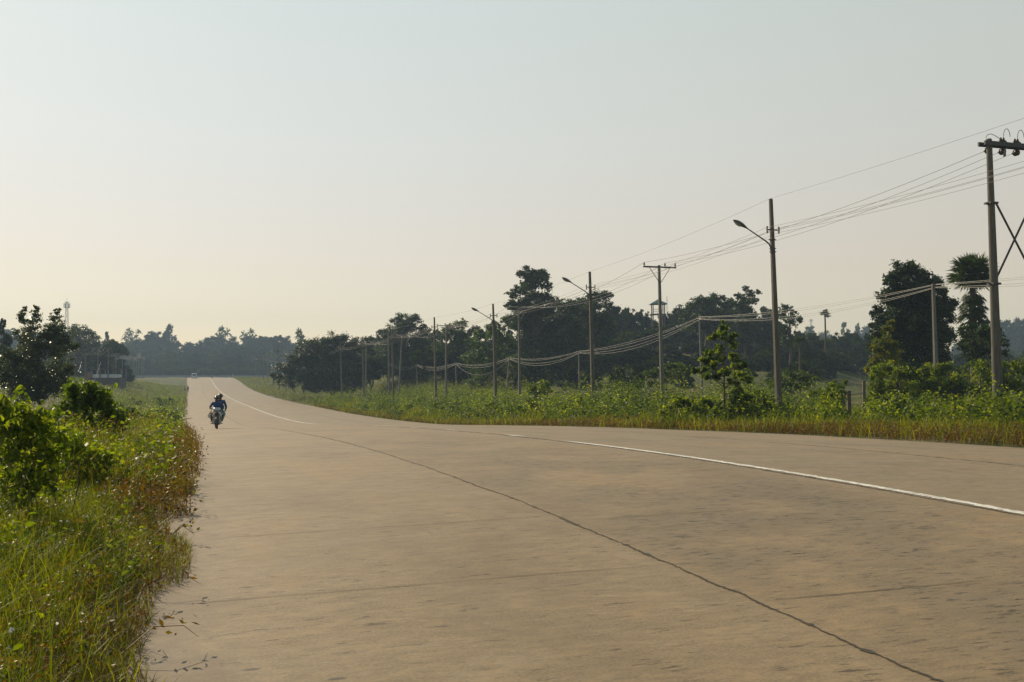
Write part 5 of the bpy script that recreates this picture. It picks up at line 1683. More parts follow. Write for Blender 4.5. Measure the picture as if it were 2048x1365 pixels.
for j, (lab, sags) in enumerate([('topmost pale cable slung between the short cable poles', [.35, .35, .45, .45, .55, .5, .5]), ('second pale cable slung between the short cable poles', [.42, .45, .6, .55, .65, .6, .6]),
                                 ('third pale cable slung between the short cable poles', [.55, .62, .75, .80, .8, .7, .7]), ('lowest and slackest pale cable slung between the short cable poles', [.65, .72, .95, 1.0, 1.75, .9, .8])]):
    C0 = np.array([xc_, yc_, ZC + 5.2 - .08*j])
    wire(lab, [C0] + [c_[j] for c_ in C_pts], sags, .0100, 'cable', 'cable')

# far left poles and their wires
def far_frame(label, lx, rx, ytop, ybase, ybar, d, brace=True):
    L_ = W(lx, ybase, d); base = np.array([L_[0], L_[1], gz(L_[0], L_[1])])
    root = empty('double_pole', base, label, 'power pole')
    ins = []
    for x in (lx, rx):
        T = W(x, ytop, d); B = np.array([T[0], T[1], gz(T[0], T[1])])
        b = MB(); shaft(b, B, T, .3, .2, 8); b.shift(base).build('pole', M['pole_concrete_pale'], root)
    a_, e_ = W(lx - 6, ybar, d), W(rx + 6, ybar, d)
    b = MB(); b.tube([a_, e_], .11, 4); b.shift(base).build('crossarm', M['iron'], root)
    if brace:
        for p, q in (((lx, ybar + 12), (rx, ybar + 42)), ((rx, ybar + 12), (lx, ybar + 42))):
            b = MB(); b.tube([W(p[0], p[1], d - .3 if p[0] == lx else d + .3), W(q[0], q[1], d - .3 if p[0] == lx else d + .3)], .09, 4); b.shift(base).build('brace', M['iron'], root)
    return [a_ + (e_ - a_)*f + UP*.2 for f in (.1, .4, .65, .95)]


fa = far_frame('braced twin-shaft pole beside the many-stemmed left tree', 149, 171, 699, 765, 704, 205)
fb = far_frame('twin-shaft pole with a long crossarm before the left umbrella tree', 196, 217, 695, 763, 697, 214, False)
lf = []
for k, (x, yt) in enumerate([(232, 706), (245, 708), (258, 710), (267, 712), (273, 713), (278, 705), (284, 712), (288, 714)]):
    d = 240 + k*22
    T = W(x, yt, d); B = np.array([T[0], T[1], gz(T[0], T[1])])
    root = empty('far_pole', B, 'thin pale pole in the distant line left of the road', 'power pole', 'distant poles left of the road')
    b = MB(); shaft(b, B, T, .26, .2, 6); b.shift(B).build('pole', M['pole_concrete_pale'], root)
    b = MB(); b.box(T - UP*.3, (1.6, .1, .1)); b.shift(B).build('crossarm', M['iron'], root)
    lf.append([T + np.array([o_, 0, -.2]) for o_ in (-.7, -.2, .3, .75)])
for j in range(4):
    nxt = [fa[j], fb[j]] + [q[j] for q in lf]
    wire(['first', 'second', 'third', 'fourth'][j] + ' bright slack wire from the left on the distant left poles', nxt, [1.1] + [1.2]*(len(lf)), .013, 'cable')
# wire stays of the left frame
for p, q, lab in [((201, 725), (186, 770), 'bright slanting stay wire before the white roadside shelter'), ((163, 724), (156, 744), 'bright short stay wire on the braced twin-shaft pole')]:
    a_, e_ = W(p[0], p[1], 203), W(q[0], q[1], 196)
    e_[2] = max(e_[2], gz(e_[0], e_[1]))
    wire(lab, [a_, e_], .3, .03, 'cable')

# tall tee pole beyond the spreading tree and the wires crossing the road to it
T, base, dv = pole_axis((556, 686), (558, 762), 285)
root = empty('tall_tee_pole', base, 'tall dark pole with a wide frame standing over the far lamp poles', 'power pole')
b = MB(); shaft(b, base, T, .36, .26, 8); b.shift(base).build('pole', M['pole_concrete'], root)
b = MB(); b.box(T - UP*2.3, (2.6, .2, .22)); b.shift(base).build('crossarm', M['iron'], root)
for sx in (-1.0, 1.0):
    p = T - UP*2.2 + np.array([sx, .0, 0]); b = MB(); b.tube([p, p + UP*.9], .10, 6); b.shift(base).build('post_insulator', M['insulator'], root)
for (p, q, lab) in [((246, 688), (552, 706), 'upper dark wire crossing high over the far road'), ((240, 705), (552, 712), 'lower dark wire crossing high over the far road'), ((300, 727), (540, 727), 'lowest dark wire crossing over the far road')]:
    wire(lab, [W(p[0], p[1], 300), W(q[0], q[1], 288)], .9, .035, 'iron')
# ------------------------------------------------------------------ structures in the distance
def tower(label, px_c, ytop, d, wpx, ztop_extra=0, name='cell_tower'):
    T = W(px_c, ytop, d); base = np.array([T[0], T[1], gz(T[0], T[1])])
    root = empty(name, base, label, 'radio tower')
    H = T[2] - base[2]; w1 = wpx/F*d*.5; w0 = w1*2.4
    lt = MB()
    cor = [(-1, -1), (1, -1), (1, 1), (-1, 1)]
    lev = np.linspace(0, H*.97, 13)
    ww = lambda z: w0 + (w1*.55 - w0)*(z/H)
    for cx_, cy_ in cor:
        lt.tube([[cx_*ww(z)/2, cy_*ww(z)/2, z - (.5 if z == 0 else 0)] for z in lev], .055, 4)
    for k in range(12):
        za, zb = lev[k], lev[k + 1]
        for j in range(4):
            (ax, ay), (bx, by) = cor[j], cor[(j + 1) % 4]
            lt.tube([[ax*ww(za)/2, ay*ww(za)/2, za], [bx*ww(zb)/2, by*ww(zb)/2, zb]], .045, 3, False)
            lt.tube([[ax*ww(zb)/2, ay*ww(zb)/2, zb], [bx*ww(zb)/2, by*ww(zb)/2, zb]], .045, 3, False)
    lt.build('lattice_mast', M['lamp_metal'], root)
    pf = MB()
    for z in (H*.90, H*.97):
        an = np.linspace(0, 2*math.pi, 13)
        pf.tube(np.stack([np.cos(an)*w1, np.sin(an)*w1, np.full(13, z)], 1), .07, 4)
        for a in (0, 1.57): pf.tube([[math.cos(a)*w1, math.sin(a)*w1, z], [-math.cos(a)*w1, -math.sin(a)*w1, z]], .06, 4)
    pf.build('platform', M['lamp_metal'], root)
    for k in range(6):
        a = k*math.pi/3 + .3
        b = MB(); b.box((math.cos(a)*w1*1.08, math.sin(a)*w1*1.08, H*.925), (.28, .2, 1.9 if H > 25 else 1.2), Matrix.Rotation(a, 3, 'Z')); b.build('antenna_panel', M['white_paint'], root)
    b = MB(); b.tube([[0, 0, H*.96], [0, 0, H*1.03]], .05, 4); b.build('lightning_rod', M['lamp_metal'], root)


tower('slim pale radio tower with a ring of antennas above the left grove', 134, 600, 420, 10)
tower('tiny pale radio tower on the skyline right of the nearest lamp pole', 1622, 638, 700, 6)

# watch tower with a hipped green roof
T = W(1316, 599, 200); base = np.array([T[0], T[1], gz(T[0], T[1])]); H = T[2] - base[2]
root = empty('watch_tower', base, 'open watchtower with a pointed green roof above the wooded rise', 'watchtower')
hw = 1.12; ez = H - .98
b = MB()
V = [(-1.62, -1.62, ez - .05), (1.62, -1.62, ez - .05), (1.62, 1.62, ez - .05), (-1.62, 1.62, ez - .05), (0, 0, H)] + [(-1.62, -1.62, ez + .03), (1.62, -1.62, ez + .03), (1.62, 1.62, ez + .03), (-1.62, 1.62, ez + .03)]
b.add(V, [[3, 2, 1, 0]] + [[k, (k + 1) % 4, 5 + (k + 1) % 4, 5 + k] for k in range(4)], [[5 + k, 5 + (k + 1) % 4, 4] for k in range(4)]); b.build('roof', M['roof_green'], root)
for sx in (-1, 1):
    for sy in (-1, 1):
        b = MB(); b.box((sx*hw, sy*hw, (ez - .06)/2), (.18, .18, ez - .06)); b.build('post', M['pole_concrete'], root)
b = MB(); b.box((0, 0, ez - 2.0), (2.9, 2.9, .16)); b.build('platform', M['roof_dark'], root)
b = MB()
for z in (ez - 1.0, ez - 1.45):
    for s_ in (-1, 1):
        b.box((0, s_*hw, z), (2*hw - .18, .06, .06)); b.box((s_*hw, 0, z), (.06, 2*hw - .18, .06))
b.build('railing', M['white_paint'], root)
b = MB(); b.tube([(1.75, 0, ez - 2), (1.75, 0, H + .55)], .045, 5); b.build('aerial', M['iron'], root)

# white roadside shelter on the left
d = 208; k = d/F
P0 = W(214, 760, d); base = np.array([P0[0], P0[1], gz(P0[0], P0[1])])
root = empty('roadside_shelter', base, 'low roadside shelter with a thin dark roof and white half wall', 'shelter')
hz = lambda y: W(214, y, d)[2] - base[2]
xx = lambda x: (x - 214)*k
b = MB(); b.box(((xx(183) + xx(242))/2, 0, (hz(749) + hz(756))/2), (xx(242) - xx(183), .2, hz(749) - hz(756))); b.build('half_wall', M['wall_white'], root)
b = MB(); b.box(((xx(183) + xx(243))/2, .15, hz(756)/2 - .3), (xx(243) - xx(183), 3.2, hz(756) + .55)); b.build('plinth', M['roof_dark'], root)
b = MB(); b.box(((xx(186) + xx(240))/2, 1.3, hz(739)), (xx(240) - xx(186), 3.6, .22)); b.build('roof', M['roof_dark'], root)
for x in (184.5, 201, 217, 243):
    for yy in (0, 2.6):
        b = MB(); b.box((xx(x), yy - .26, hz(739)/2 - .1), (.2, .2, hz(739))); b.build('post', M['lamp_metal'], root)
b = MB(); b.box((xx(178.5), .3, (hz(744) - .3)/2), (xx(183) - xx(176), 1.0, hz(744) + .3)); b.build('brick_pier', M['brick'], root)
b = MB(); b.box((xx(243), -.42, (hz(750) + hz(755))/2), (.24, .08, hz(750) - hz(755))); b.build('white_sign', M['white_paint'], root)


# ------------------------------------------------------------------ people and vehicles
def skin_mesh(name, joints, edges, mat, parent=None, sub=1, root_i=0):
    """one continuous surface grown round a skeleton: joints [(x,y,z,r)] and edges"""
    me = bpy.data.meshes.new(name)
    me.from_pydata([j[:3] for j in joints], edges, [])
    o = bpy.data.objects.new(name, me); COL.objects.link(o)
    sk = o.modifiers.new('skin', 'SKIN'); sk.use_smooth_shade = True
    for v, j in zip(me.skin_vertices[0].data, joints):
        r = j[3] if isinstance(j[3], (tuple, list)) else (j[3], j[3])
        v.radius = r; v.use_root = False
    me.skin_vertices[0].data[root_i].use_root = True
    if sub: ss_ = o.modifiers.new('sub', 'SUBSURF'); ss_.levels = sub; ss_.render_levels = sub
    dg = bpy.context.evaluated_depsgraph_get()
    m2 = bpy.data.meshes.new_from_object(o.evaluated_get(dg))
    o.modifiers.clear(); o.data = m2; m2.name = name; bpy.data.meshes.remove(me)
    m2.materials.clear(); m2.materials.append(M[mat] if isinstance(mat, str) else mat)
    if parent: o.parent = parent
    return o


def hand_joints(J, E, wrist_i, w, fwd, side, r=.011, curl=True):
    """palm, four unequal curled fingers and a side thumb, added to a skeleton"""
    w = np.asarray(w, float); fwd = unit(np.asarray(fwd, float)); side = unit(np.asarray(side, float)); dn = np.cross(fwd, side); dn = dn*(-1 if dn[2] > 0 else 1)
    pi = len(J); p = w + fwd*.05; J.append((*p, .026)); E.append((wrist_i, pi))
    for k, (o, L) in enumerate(((-.030, .062), (-.010, .074), (.011, .070), (.030, .054))):
        a = p + fwd*.035 + side*o; m_ = a + fwd*L*.45 + dn*(.018 if curl else .004); t = m_ + fwd*L*(.05 if curl else .5) + dn*(.036 if curl else .01)
        i = len(J); J += [(*a, r), (*m_, r*.92), (*t, r*.75)]; E += [(pi, i), (i, i + 1), (i + 1, i + 2)]
    a = p - side*.034 - fwd*.012; m_ = a - side*.018 + fwd*.03 + dn*.012; t = m_ + fwd*.02 + dn*.02
    i = len(J); J += [(*a, r*1.1), (*m_, r), (*t, r*.8)]; E += [(pi, i), (i, i + 1), (i + 1, i + 2)]


def face_parts(parent, hc, fwd, r=.1):
    """eyes and mouth as small children set in the head's surface"""
    hc = np.asarray(hc, float); fwd = unit(np.asarray(fwd, float)); sd = unit(np.cross(fwd, UP))
    for sg in (-1, 1):
        b = MB(); b.sphere(hc + fwd*r*.88 + sd*sg*r*.36 + UP*.005, .0125, 8, 6); b.build('eye', M['black_plastic'], parent, smooth=True)
    b = MB(); b.sphere(hc + fwd*r*.90 - UP*r*.55, (.026, .008, .006), 8, 5); b.build('mouth', M['bark'], parent, smooth=True)


def seated_person(name_label, seat, fwd, hands, feet, shirt, legs_mat, helmet_mat, lean=.12, head_turn=None, cap=False):
    """rider on a saddle; everything in one local frame (x right, y forward, z up)"""
    sx, sy, sz = seat
    root = empty('person', (0, 0, 0), name_label, 'person')
    f = np.array([0, 1.0, 0])
    pel = np.array([sx, sy, sz + .09]); wst = pel + [0, lean*.5, .18]; ch = pel + [0, lean, .40]; nk = ch + [0, .02, .15]; hd = nk + [0, .035, .13]; ht = hd + [0, .0, .09]
    J = [(*pel, (.135, .105)), (*wst, (.125, .095)), (*ch, (.15, .105)), (*nk, .052), (*hd, (.082, .095)), (*ht, .06)]
    E = [(0, 1), (1, 2), (2, 3), (3, 4), (4, 5)]
    nose = hd + [0, .105, -.01]; J.append((*nose, .014)); E.append((4, 6))
    for sg in (-1, 1):                          # ears
        J.append((*(hd + [sg*.092, -.01, 0]), .016)); E.append((4, len(J) - 1))
    arms, lg = [], []
    for sg, H_, Ft in ((-1, hands[0], feet[0]), (1, hands[1], feet[1])):
        sh = ch + [sg*.19, .01, .07]; H_ = np.asarray(H_, float)
        el = (sh + H_)/2 + [sg*.09, -.06, -.09]
        i = len(J); J += [(*sh, .062), (*el, .043), (*H_, .03)]; E += [(2, i), (i, i + 1), (i + 1, i + 2)]
        hand_joints(J, E, i + 2, H_, [0, 1, .1], [1, 0, 0]); arms.append((sh, el, H_))
        hp = pel + [sg*.10, .03, -.03]; Ft = np.asarray(Ft, float); an_ = Ft + [0, -.05, .09]
        kn = np.array([(hp[0] + an_[0])/2 + sg*.10, max(hp[1], an_[1]) + .22, (hp[2]*.62 + an_[2]*.38) + .03])
        i = len(J); J += [(*hp, .092), (*kn, .06), (*an_, .042), (*(Ft + [0, .0, .04]), .042), (*(Ft + [0, .12, .025]), .032)]; E += [(0, i), (i, i + 1), (i + 1, i + 2), (i + 2, i + 3), (i + 3, i + 4)]
        lg.append((hp, kn, an_))
    skin_mesh('body', J, E, 'skin', root)
    # shirt over torso and arms, trousers over hips and legs
    J = [(*(pel + [0, 0, .02]), (.15, .12)), (*wst, (.15, .12)), (*ch, (.175, .125)), (*(nk - [0, 0, .06]), .085)]; E = [(0, 1), (1, 2), (2, 3)]
    for sh, el, H_ in arms:
        i = len(J); J += [(*sh, .082), (*el, .062), (*(el + (H_ - el)*.78), .047)]; E += [(2, i), (i, i + 1), (i + 1, i + 2)]
    skin_mesh('shirt', J, E, shirt, root)
    J = [(*(pel + [0, 0, .05]), (.148, .118)), (*pel, (.155, .125))]; E = [(0, 1)]
    for hp, kn, an_ in lg:
        i = len(J); J += [(*hp, .108), (*kn, .078), (*(an_ + [0, 0, .02]), .06)]; E += [(1, i), (i, i + 1), (i + 1, i + 2)]
    skin_mesh('trousers', J, E, legs_mat, root, root_i=1)
    face_parts(root, hd, f)
    # helmet: open-faced shell
    b = MB(); th = np.linspace(.02, 1.9, 9); an = np.linspace(0, 2*math.pi, 18, endpoint=False)
    rows = []
    for t in th:
        lim = np.where(np.cos(an - math.pi/2) > .45, np.minimum(t, 1.28), t)
        rows.append(np.stack([np.sin(lim)*np.cos(an)*.135, np.sin(lim)*np.sin(an)*.155 - .005, np.cos(lim)*.14 + .03], 1) + hd)
    V = np.vstack(rows); q = [[r*18 + j, (r + 1)*18 + j, (r + 1)*18 + (j + 1) % 18, r*18 + (j + 1) % 18] for r in range(8) for j in range(18)]
    b.add(V, q); hl = b.build('helmet', M[helmet_mat], root, smooth=True)
    b = MB(); pk = [hd + [x, .15 + .035*(1 - (x/.1)**2), .066 - .02*(abs(x)/.1)] for x in np.linspace(-.1, .1, 7)]; bk = [hd + [x, .118, .075] for x in np.linspace(-.1, .1, 7)]
    V = np.vstack([pk, bk, np.array(pk) - [0, 0, .012], np.array(bk) - [0, 0, .012]])
    q = [[k, k + 1, 7 + k + 1, 7 + k] for k in range(6)] + [[14 + k, 21 + k, 21 + k + 1, 14 + k + 1] for k in range(6)] + [[k, 14 + k, 14 + k + 1, k + 1] for k in range(6)]
    b.add(V, q); b.build('visor', M['black_plastic'], hl)
    return root


def wheel(parent, c, R_=.285, w=.085, name='wheel'):
    b = MB(); a = np.linspace(0, 2*math.pi, 9); prof = [(R_ - .045 + .045*math.cos(x), w/2*math.sin(x)) for x in a]
    b.lathe(prof, (0, 0, 0), 'X', 28); wh = b.build(name, M['rubber'], parent, smooth=True, loc=c)
    b = MB(); b.lathe([(R_ - .085, -.025), (R_ - .065, -.025), (R_ - .065, .025), (R_ - .085, .025), (R_ - .085, -.025)], (0, 0, 0), 'X', 24)
    b.lathe([(.001, -.05), (.04, -.05), (.04, .05), (.001, .05)], (0, 0, 0), 'X', 12)
    for k in range(5):
        an_ = k*2*math.pi/5; b.tube([(0, .03*math.cos(an_), .03*math.sin(an_)), (0, (R_ - .07)*math.cos(an_), (R_ - .07)*math.sin(an_))], .012, 5)
    b.build('rim', M['lamp_metal'], wh, smooth=True)
    return wh


def loft(b, secs, close=True):
    """skin through cross-sections with equal point counts"""
    n = len(secs[0]); V = np.vstack([np.asarray(s, float) for s in secs])
    q = [[r*n + j, r*n + (j + 1) % n, (r + 1)*n + (j + 1) % n, (r + 1)*n + j] for r in range(len(secs) - 1) for j in range(n)]
    b.add(V, q)
    for r, rev in ((0, True), (len(secs) - 1, False)):
        c = np.mean(secs[r], 0); V = np.vstack([secs[r], [c]]); t = [[(j + 1) % n, j, n] if rev else [j, (j + 1) % n, n] for j in range(n)]
        b.add(V, None, t)


def oval(cx_, y, cz, rx, rz, n=12, tilt=0):
    a = np.linspace(0, 2*math.pi, n, endpoint=False)
    return np.stack([cx_ + np.sign(np.cos(a))*np.abs(np.cos(a))**.8*rx, y + tilt*np.sin(a)*rz, cz + np.sign(np.sin(a))*np.abs(np.sin(a))**.8*rz], 1)


def make_motorbike(label):
    """small step-through motorbike, x right, y forward, wheels on z = 0"""
    r = empty('motorbike', (0, 0, 0), label, 'motorbike')
    wheel(r, (0, .62, .285), name='front_wheel'); wheel(r, (0, -.62, .285), w=.10, name='rear_wheel')
    for sg in (-1, 1):
        b = MB(); b.tube([(sg*.075, .62, .285), (sg*.075, .53, .62), (sg*.05, .46, .82)], [.024, .026, .03], 8); b.build('fork_leg', M['black_plastic'], r, smooth=True)
    b = MB()
    secs = []
    for a in np.linspace(-.5, 2.2, 10):
        R1 = .325; c = np.array([0, .62 + R1*math.cos(a + .35), .285 + R1*math.sin(a + .35)])
        secs.append([c + [x, 0, 0] + np.array([0, math.cos(a + .35), math.sin(a + .35)])*(.02*(1 - (x/.085)**2)) for x in np.linspace(-.085, .085, 6)] + [c + [x, 0, 0] - np.array([0, math.cos(a + .35), math.sin(a + .35)])*.012 for x in np.linspace(.085, -.085, 6)])
    loft(b, secs); b.build('front_fender', M['black_plastic'], r, smooth=True)
    # leg shield: two white wings flaring from the steering head
    b = MB()
    for sg in (-1, 1):
        o = [(.05, .50, .90), (.17, .44, .86), (.235, .40, .70), (.225, .36, .48), (.20, .32, .30), (.14, .28, .20), (.115, .30, .36), (.10, .38, .56), (.06, .46, .72)]
        V = [(sg*x, y, z) for x, y, z in o] + [(sg*(x - .01), y - .035, z) for x, y, z in o]; n = len(o)
        f = [[0, 1, 2, 8], [2, 3, 7, 8], [3, 4, 6, 7]]; V = np.array(V)
        q = [w if sg > 0 else w[::-1] for w in f] + [[k_ + n for k_ in (w[::-1] if sg > 0 else w)] for w in f] + [[k, k + n, (k + 1) % n + n, (k + 1) % n] if sg > 0 else [(k + 1) % n, (k + 1) % n + n, k + n, k] for k in range(n)]
        b.add(V, q, [[4, 5, 6] if sg > 0 else [6, 5, 4]])
    b.build('leg_shield', M['white_paint'], r)
    for sg in (-1, 1):
        b = MB(); b.tube([(sg*.12, .455, .74), (sg*.205, .405, .62), (sg*.20, .375, .46)], [.012, .022, .012], 6); b.build('shield_trim', M['green_trim'], r, smooth=True)
    # front nose and engine block
    b = MB(); loft(b, [oval(0, .54, .70, .05, .07), oval(0, .50, .74, .11, .10), oval(0, .42, .76, .12, .12), oval(0, .36, .72, .08, .16)]); b.build('nose_panel', M['black_plastic'], r, smooth=True)
    b = MB(); b.box((0, .05, .34), (.22, .42, .24), taper=.8); b.tube([(0, .22, .36), (0, .34, .42)], .075, 10); b.build('engine', M['iron'], r)
    b = MB(); loft(b, [oval(0, .34, .62, .06, .10), oval(0, .12, .46, .075, .09), oval(0, -.1, .52, .10, .12), oval(0, -.4, .66, .12, .10), oval(0, -.72, .76, .08, .06), oval(0, -.90, .80, .03, .03)]); b.build('rear_body', M['white_paint'], r, smooth=True)
    b = MB(); loft(b, [oval(0, .10, .70, .09, .035), oval(0, -.05, .75, .13, .05), oval(0, -.35, .79, .14, .05), oval(0, -.62, .82, .13, .05), oval(0, -.82, .83, .08, .03)]); b.build('seat', M['black_plastic'], r, smooth=True)
    # handlebar cowl with headlamp
    b = MB(); loft(b, [oval(0, .60, .985, .05, .03), oval(0, .575, 1.0, .12, .065), oval(0, .50, 1.02, .19, .085), oval(0, .42, 1.02, .17, .07), oval(0, .38, 1.0, .10, .05)]); cw = b.build('headlight_cowl', M['blue_white'], r, smooth=True)
    b = MB(); b.sphere((0, .575, .985), (.075, .03, .042), 12, 8); b.build('headlight', M['lamp_glass'], cw, smooth=True)
    b = MB(); b.tube([(-.34, .36, 1.03), (-.18, .42, 1.01), (0, .44, .98), (.18, .42, 1.01), (.34, .36, 1.03)], .013, 8); b.build('handlebar', M['black_plastic'], r, smooth=True)
    for sg in (-1, 1):
        b = MB(); b.tube([(sg*.24, .40, 1.02), (sg*.355, .352, 1.032)], .020, 8); b.build('grip', M['rubber'], r)
        b = MB(); b.tube([(sg*.20, .42, 1.02), (sg*.27, .42, 1.16)], .007, 5); mi = b.build('mirror', M['black_plastic'], r)
        b = MB(); b.sphere((sg*.285, .42, 1.18), (.055, .016, .038), 10, 7); b.build('mirror_head', M['black_plastic'], mi, smooth=True)
        b = MB(); b.sphere((sg*.185, .475, .90), (.035, .025, .022), 8, 6); b.build('indicator', M['orange_lens'], r, smooth=True)
        b = MB(); b.tube([(sg*.10, .12, .28), (sg*.30, .12, .27)], .018, 6); b.build('foot_peg', M['rubber'], r)
        b = MB(); b.tube([(sg*.10, -.38, .34), (sg*.27, -.38, .35)], .016, 6); b.build('foot_peg', M['rubber'], r)
        b = MB(); b.tube([(sg*.10, -.62, .285), (sg*.13, -.55, .68)], .025, 7); b.build('shock_absorber', M['iron'], r)
    b = MB(); b.tube([(-.11, .15, .24), (-.15, -.2, .22), (-.17, -.5, .28), (-.17, -.85, .36)], [.02, .02, .045, .04], 8); b.build('exhaust', M['chrome'], r, smooth=True)
    b = MB(); b.sphere((0, -.92, .78), (.07, .03, .04), 8, 6); b.build('tail_light', M['brick'], r, smooth=True)
    b = MB(); b.box((0, -.03, .30), (.05, .9, .05)); b.build('chassis', M['black_plastic'], r)
    b = MB(); b.box((0, .615, .61), (.11, .008, .05)); b.build('number_plate', M['white_paint'], r)
    return r


def settle(objs, s, t, yaw_road, scale=1.0):
    x, y = st2xy(s, t); z = float(road_interp(s, t))
    for o in objs:
        o.location = (float(x), float(y), z + .004); o.rotation_euler = (0, 0, yaw_road); o.scale = (scale,)*3


TOWARD = math.pi - TH                          # facing down the road to the camera (world yaw)
bike = make_motorbike('small white and grey motorbike carrying two people towards the camera')
rider = seated_person('motorbike rider in a blue shirt and black helmet holding the handlebars', (0, -.02, .76), None, ((-.30, .27, 1.05), (.30, .27, 1.05)), ((-.21, .12, .29), (.21, .12, .29)), 'cloth_blue', 'cloth_dark', 'helmet_black', .16)
mate = seated_person('passenger in pale blue trousers and black helmet behind the rider', (-.19, -.40, .85), None, ((-.42, -.06, .93), (.04, -.04, .94)), ((-.31, -.34, .36), (.25, -.36, .36)), 'cloth_blue', 'cloth_skyblue', 'helmet_black', .05)
bag_root = empty('carrier_bag', (0, 0, 0), 'white and orange carrier bag hanging at the side of the nearer motorbike', 'bag')
b = MB()
loft(b, [oval(.315, -.02 + .0, .56, .05, .03), oval(.34, 0, .62, .10, .05), oval(.335, .03, .72, .10, .08), oval(.30, .05, .82, .06, .05), oval(.27, .06, .90, .02, .02)])
b.build('sack', M['bag_white'], bag_root, smooth=True)
b = MB(); b.tube([(.27, .07, .88), (.262, .20, .99), (.262, .36, 1.012)], [.012, .008, .008], 6); b.build('handle', M['orange_lens'], bag_root, smooth=True)
b = MB(); b.sphere((.285, .09, .80), (.045, .05, .055), 8, 6); b.build('orange_panel', M['orange_lens'], bag_root, smooth=True)
sb_, tb_ = 57.0, -6.45
settle([bike, rider, mate, bag_root], sb_, tb_, TOWARD + .02, 1.0)

# the second, far motorbike: copies of the first and its rider
bike2 = copy_tree(bike); bike2['label'] = 'distant dark motorbike where the road meets the far trees'
rider2 = copy_tree(rider); rider2['label'] = 'distant rider on the far motorbike at the road end'
settle([bike2, rider2], 408, .8, TOWARD)


def standing_person(label, loc, yaw, shirt, legs, stride=.16, hat=None):
    root = empty('person', (0, 0, 0), label, 'person')
    pel = np.array([0, 0, .92]); wst = pel + [0, .01, .16]; ch = pel + [0, .02, .38]; nk = ch + [0, .0, .16]; hd = nk + [0, .02, .12]; ht = hd + [0, 0, .09]
    J = [(*pel, (.13, .10)), (*wst, (.12, .09)), (*ch, (.145, .10)), (*nk, .05), (*hd, (.078, .09)), (*ht, .055), (*(hd + [0, .10, -.01]), .013)]
    E = [(0, 1), (1, 2), (2, 3), (3, 4), (4, 5), (4, 6)]
    for sg in (-1, 1): J.append((*(hd + [sg*.088, 0, 0]), .015)); E.append((4, len(J) - 1))
    arms, lg = [], []
    for sg in (-1, 1):
        sh = ch + [sg*.18, 0, .07]; el = sh + [sg*.05, -sg*.04, -.27]; H_ = el + [sg*.01, sg*.06 + .05, -.24]
        i = len(J); J += [(*sh, .058), (*el, .04), (*H_, .028)]; E += [(2, i), (i, i + 1), (i + 1, i + 2)]
        hand_joints(J, E, i + 2, H_, [0, .15, -1], [0, 1, 0], curl=False); arms.append((sh, el, H_))
        hp = pel + [sg*.09, 0, -.04]; kn = hp + [0, sg*stride*.5 + .04, -.42]; an_ = np.array([hp[0], sg*stride, .08])
        i = len(J); J += [(*hp, .088), (*kn, .058), (*an_, .04), (*(an_ + [0, .04, -.045]), .036), (*(an_ + [0, .15, -.052]), .028)]; E += [(0, i), (i, i + 1), (i + 1, i + 2), (i + 2, i + 3), (i + 3, i + 4)]
        lg.append((hp, kn, an_))
    skin_mesh('body', J, E, 'skin', root)
    J = [(*(pel + [0, 0, .0]), (.145, .115)), (*wst, (.14, .11)), (*ch, (.165, .115)), (*(nk - [0, 0, .06]), .08)]; E = [(0, 1), (1, 2), (2, 3)]
    for sh, el, H_ in arms:
        i = len(J); J += [(*sh, .075), (*el, .055)]; E += [(2, i), (i, i + 1)]
    skin_mesh('shirt', J, E, shirt, root)
    J = [(*(pel + [0, 0, .05]), (.142, .112)), (*pel, (.148, .118))]; E = [(0, 1)]
    for hp, kn, an_ in lg:
        i = len(J); J += [(*hp, .102), (*kn, .074), (*(an_ + [0, 0, .03]), .058)]; E += [(1, i), (i, i + 1), (i + 1, i + 2)]
    skin_mesh('trousers', J, E, legs, root, root_i=1)
    b = MB(); b.sphere(hd + [0, -.015, .045], (.10, .115, .085), 12, 8); b.build('hair', M['helmet_black'], root, smooth=True)
    face_parts(root, hd, [0, 1, 0], .098)
    root.location = loc; root.rotation_euler = (0, 0, yaw)
    return root


x, y = st2xy(268, EL + .35)
standing_person('pedestrian in dark trousers standing at the left road edge near the rise', (float(x), float(y), float(road_interp(268, EL + .35)) + .01), TOWARD + .5, 'cloth_dark', 'cloth_dark')
x, y = st2xy(269.5, EL + .02)
standing_person('pedestrian in a pale top on the verge beside the one in dark trousers', (float(x) - .45, float(y), gz(float(x) - .45, float(y)) + .02), TOWARD - .6, 'cloth_white', 'cloth_dark', .05)
x, y = st2xy(418, ER - .2)
standing_person('tiny pale figure walking at the right edge of the road end', (float(x), float(y), float(road_interp(418, ER - .2)) + .01), TOWARD, 'cloth_white', 'cloth_white')


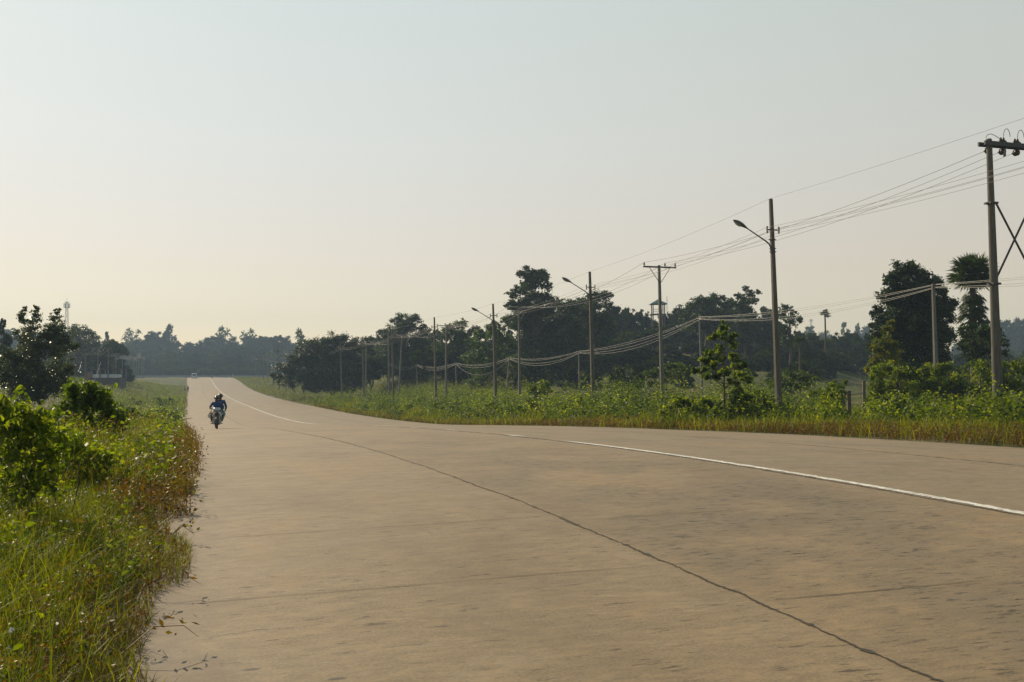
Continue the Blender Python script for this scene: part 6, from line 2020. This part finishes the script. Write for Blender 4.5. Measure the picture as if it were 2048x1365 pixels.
def make_van(label, name='van', body='white_paint'):
    r = empty(name, (0, 0, 0), label, 'van')
    hw = .85
    prof = [(2.15, .30), (2.22, .55), (2.18, .90), (1.95, 1.08), (1.35, 1.82), (1.15, 1.92), (-1.95, 1.95), (-2.12, 1.85), (-2.20, 1.0), (-2.18, .35), (-1.9, .28), (1.9, .28)]
    n = len(prof); b = MB()
    secs = []
    for x, kk in ((-hw, .94), (-hw + .10, 1.0), (hw - .10, 1.0), (hw, .94)):
        secs.append([(x, y*kk if abs(x) == hw else y, .28 + (z - .28)*(kk if abs(x) == hw else 1)) for y, z in prof])
    loft(b, secs); b.build('body', M[body], r)
    b = MB(); b.add([(-.70, 1.985, 1.09), (.70, 1.985, 1.09), (.62, 1.415, 1.775), (-.62, 1.415, 1.775), (-.70, 1.96, 1.07), (.70, 1.96, 1.07), (.62, 1.38, 1.76), (-.62, 1.38, 1.76)], [[0, 1, 2, 3], [0, 4, 5, 1], [1, 5, 6, 2], [2, 6, 7, 3], [3, 7, 4, 0], [7, 6, 5, 4]])
    b.build('windscreen', M['glass_dark'], r)
    for sg in (-1, 1):
        for y0, y1 in ((.55, 1.25), (-.55, .42), (-1.75, -.68)):
            b = MB(); b.box((sg*(hw + .002), (y0 + y1)/2, 1.40), (.02, y1 - y0, .50)); b.build('side_window', M['glass_dark'], r)
        b = MB(); b.box((sg*.62, 2.215, .78), (.32, .04, .18)); b.build('headlight', M['lamp_glass'], r)
        b = MB(); b.box((sg*(hw + .10), 1.62, 1.15), (.16, .08, .2)); b.build('wing_mirror', M['black_plastic'], r)
        for y_ in (1.35, -1.35):
            wh = wheel(r, (sg*(hw - .10), y_, .30), .30, .19)
    b = MB(); b.box((0, 2.23, .42), (1.62, .10, .22)); b.build('bumper', M['lamp_metal'], r)
    b = MB(); b.box((0, 2.228, .68), (.62, .03, .12)); b.build('grille', M['black_plastic'], r)
    return r


van = make_van('white van coming over the far rise in the left lane')
settle([van], 404, -5.6, TOWARD)
P = W(1716, 776, 205)
cart = empty('golf_cart', (P[0], P[1], gz(P[0], P[1])), 'small white-roofed open cart parked in the field, seen through the gate gap', 'cart', None, R(20))
b = MB(); loft(b, [oval(0, -1.15, .55, .5, .16), oval(0, -.9, .6, .58, .25), oval(0, -.3, .45, .58, .14), oval(0, .5, .45, .58, .14), oval(0, .9, .65, .56, .26), oval(0, 1.2, .55, .4, .14)]); b.build('body', M['white_paint'], cart, smooth=True)
b = MB(); b.box((0, -.35, .78), (1.05, .5, .16)); b.box((0, -.62, 1.05), (1.05, .12, .5)); b.build('seat', M['black_plastic'], cart)
b = MB(); b.box((0, -.1, 1.86), (1.2, 2.0, .10), taper=.94); b.build('canopy', M['bag_white'], cart)
for sx in (-.5, .5):
    for sy in (-.95, .75):
        b = MB(); b.tube([(sx, sy, .6), (sx, sy*.95, 1.82)], .025, 5); b.build('canopy_post', M['iron'], cart)
    for sy in (-.78, .82): wheel(cart, (sx*.98, sy, .24), .24, .16)

# ------------------------------------------------------------------ the hazy evening air
hzb = MB(); hzb.box((60, 500, 26), (1500, 1240, 76))
hz_o = hzb.build('haze', None)
hm = bpy.data.materials.new('haze_air'); hm.use_nodes = True
hn = hm.node_tree.nodes; hl = hm.node_tree.links
hn.remove(hn['Principled BSDF'])
pv = hn.new('ShaderNodeVolumePrincipled')
pv.inputs['Color'].default_value = (.55, .75, .98, 1)
pv.inputs['Density'].default_value = .0005
pv.inputs['Anisotropy'].default_value = 0.0
hl.new(pv.outputs[0], hn['Material Output'].inputs['Volume'])
hz_o.data.materials.clear(); hz_o.data.materials.append(hm)
tag(hz_o, 'thin warm evening haze that pales the far trees', 'haze', kind='stuff')
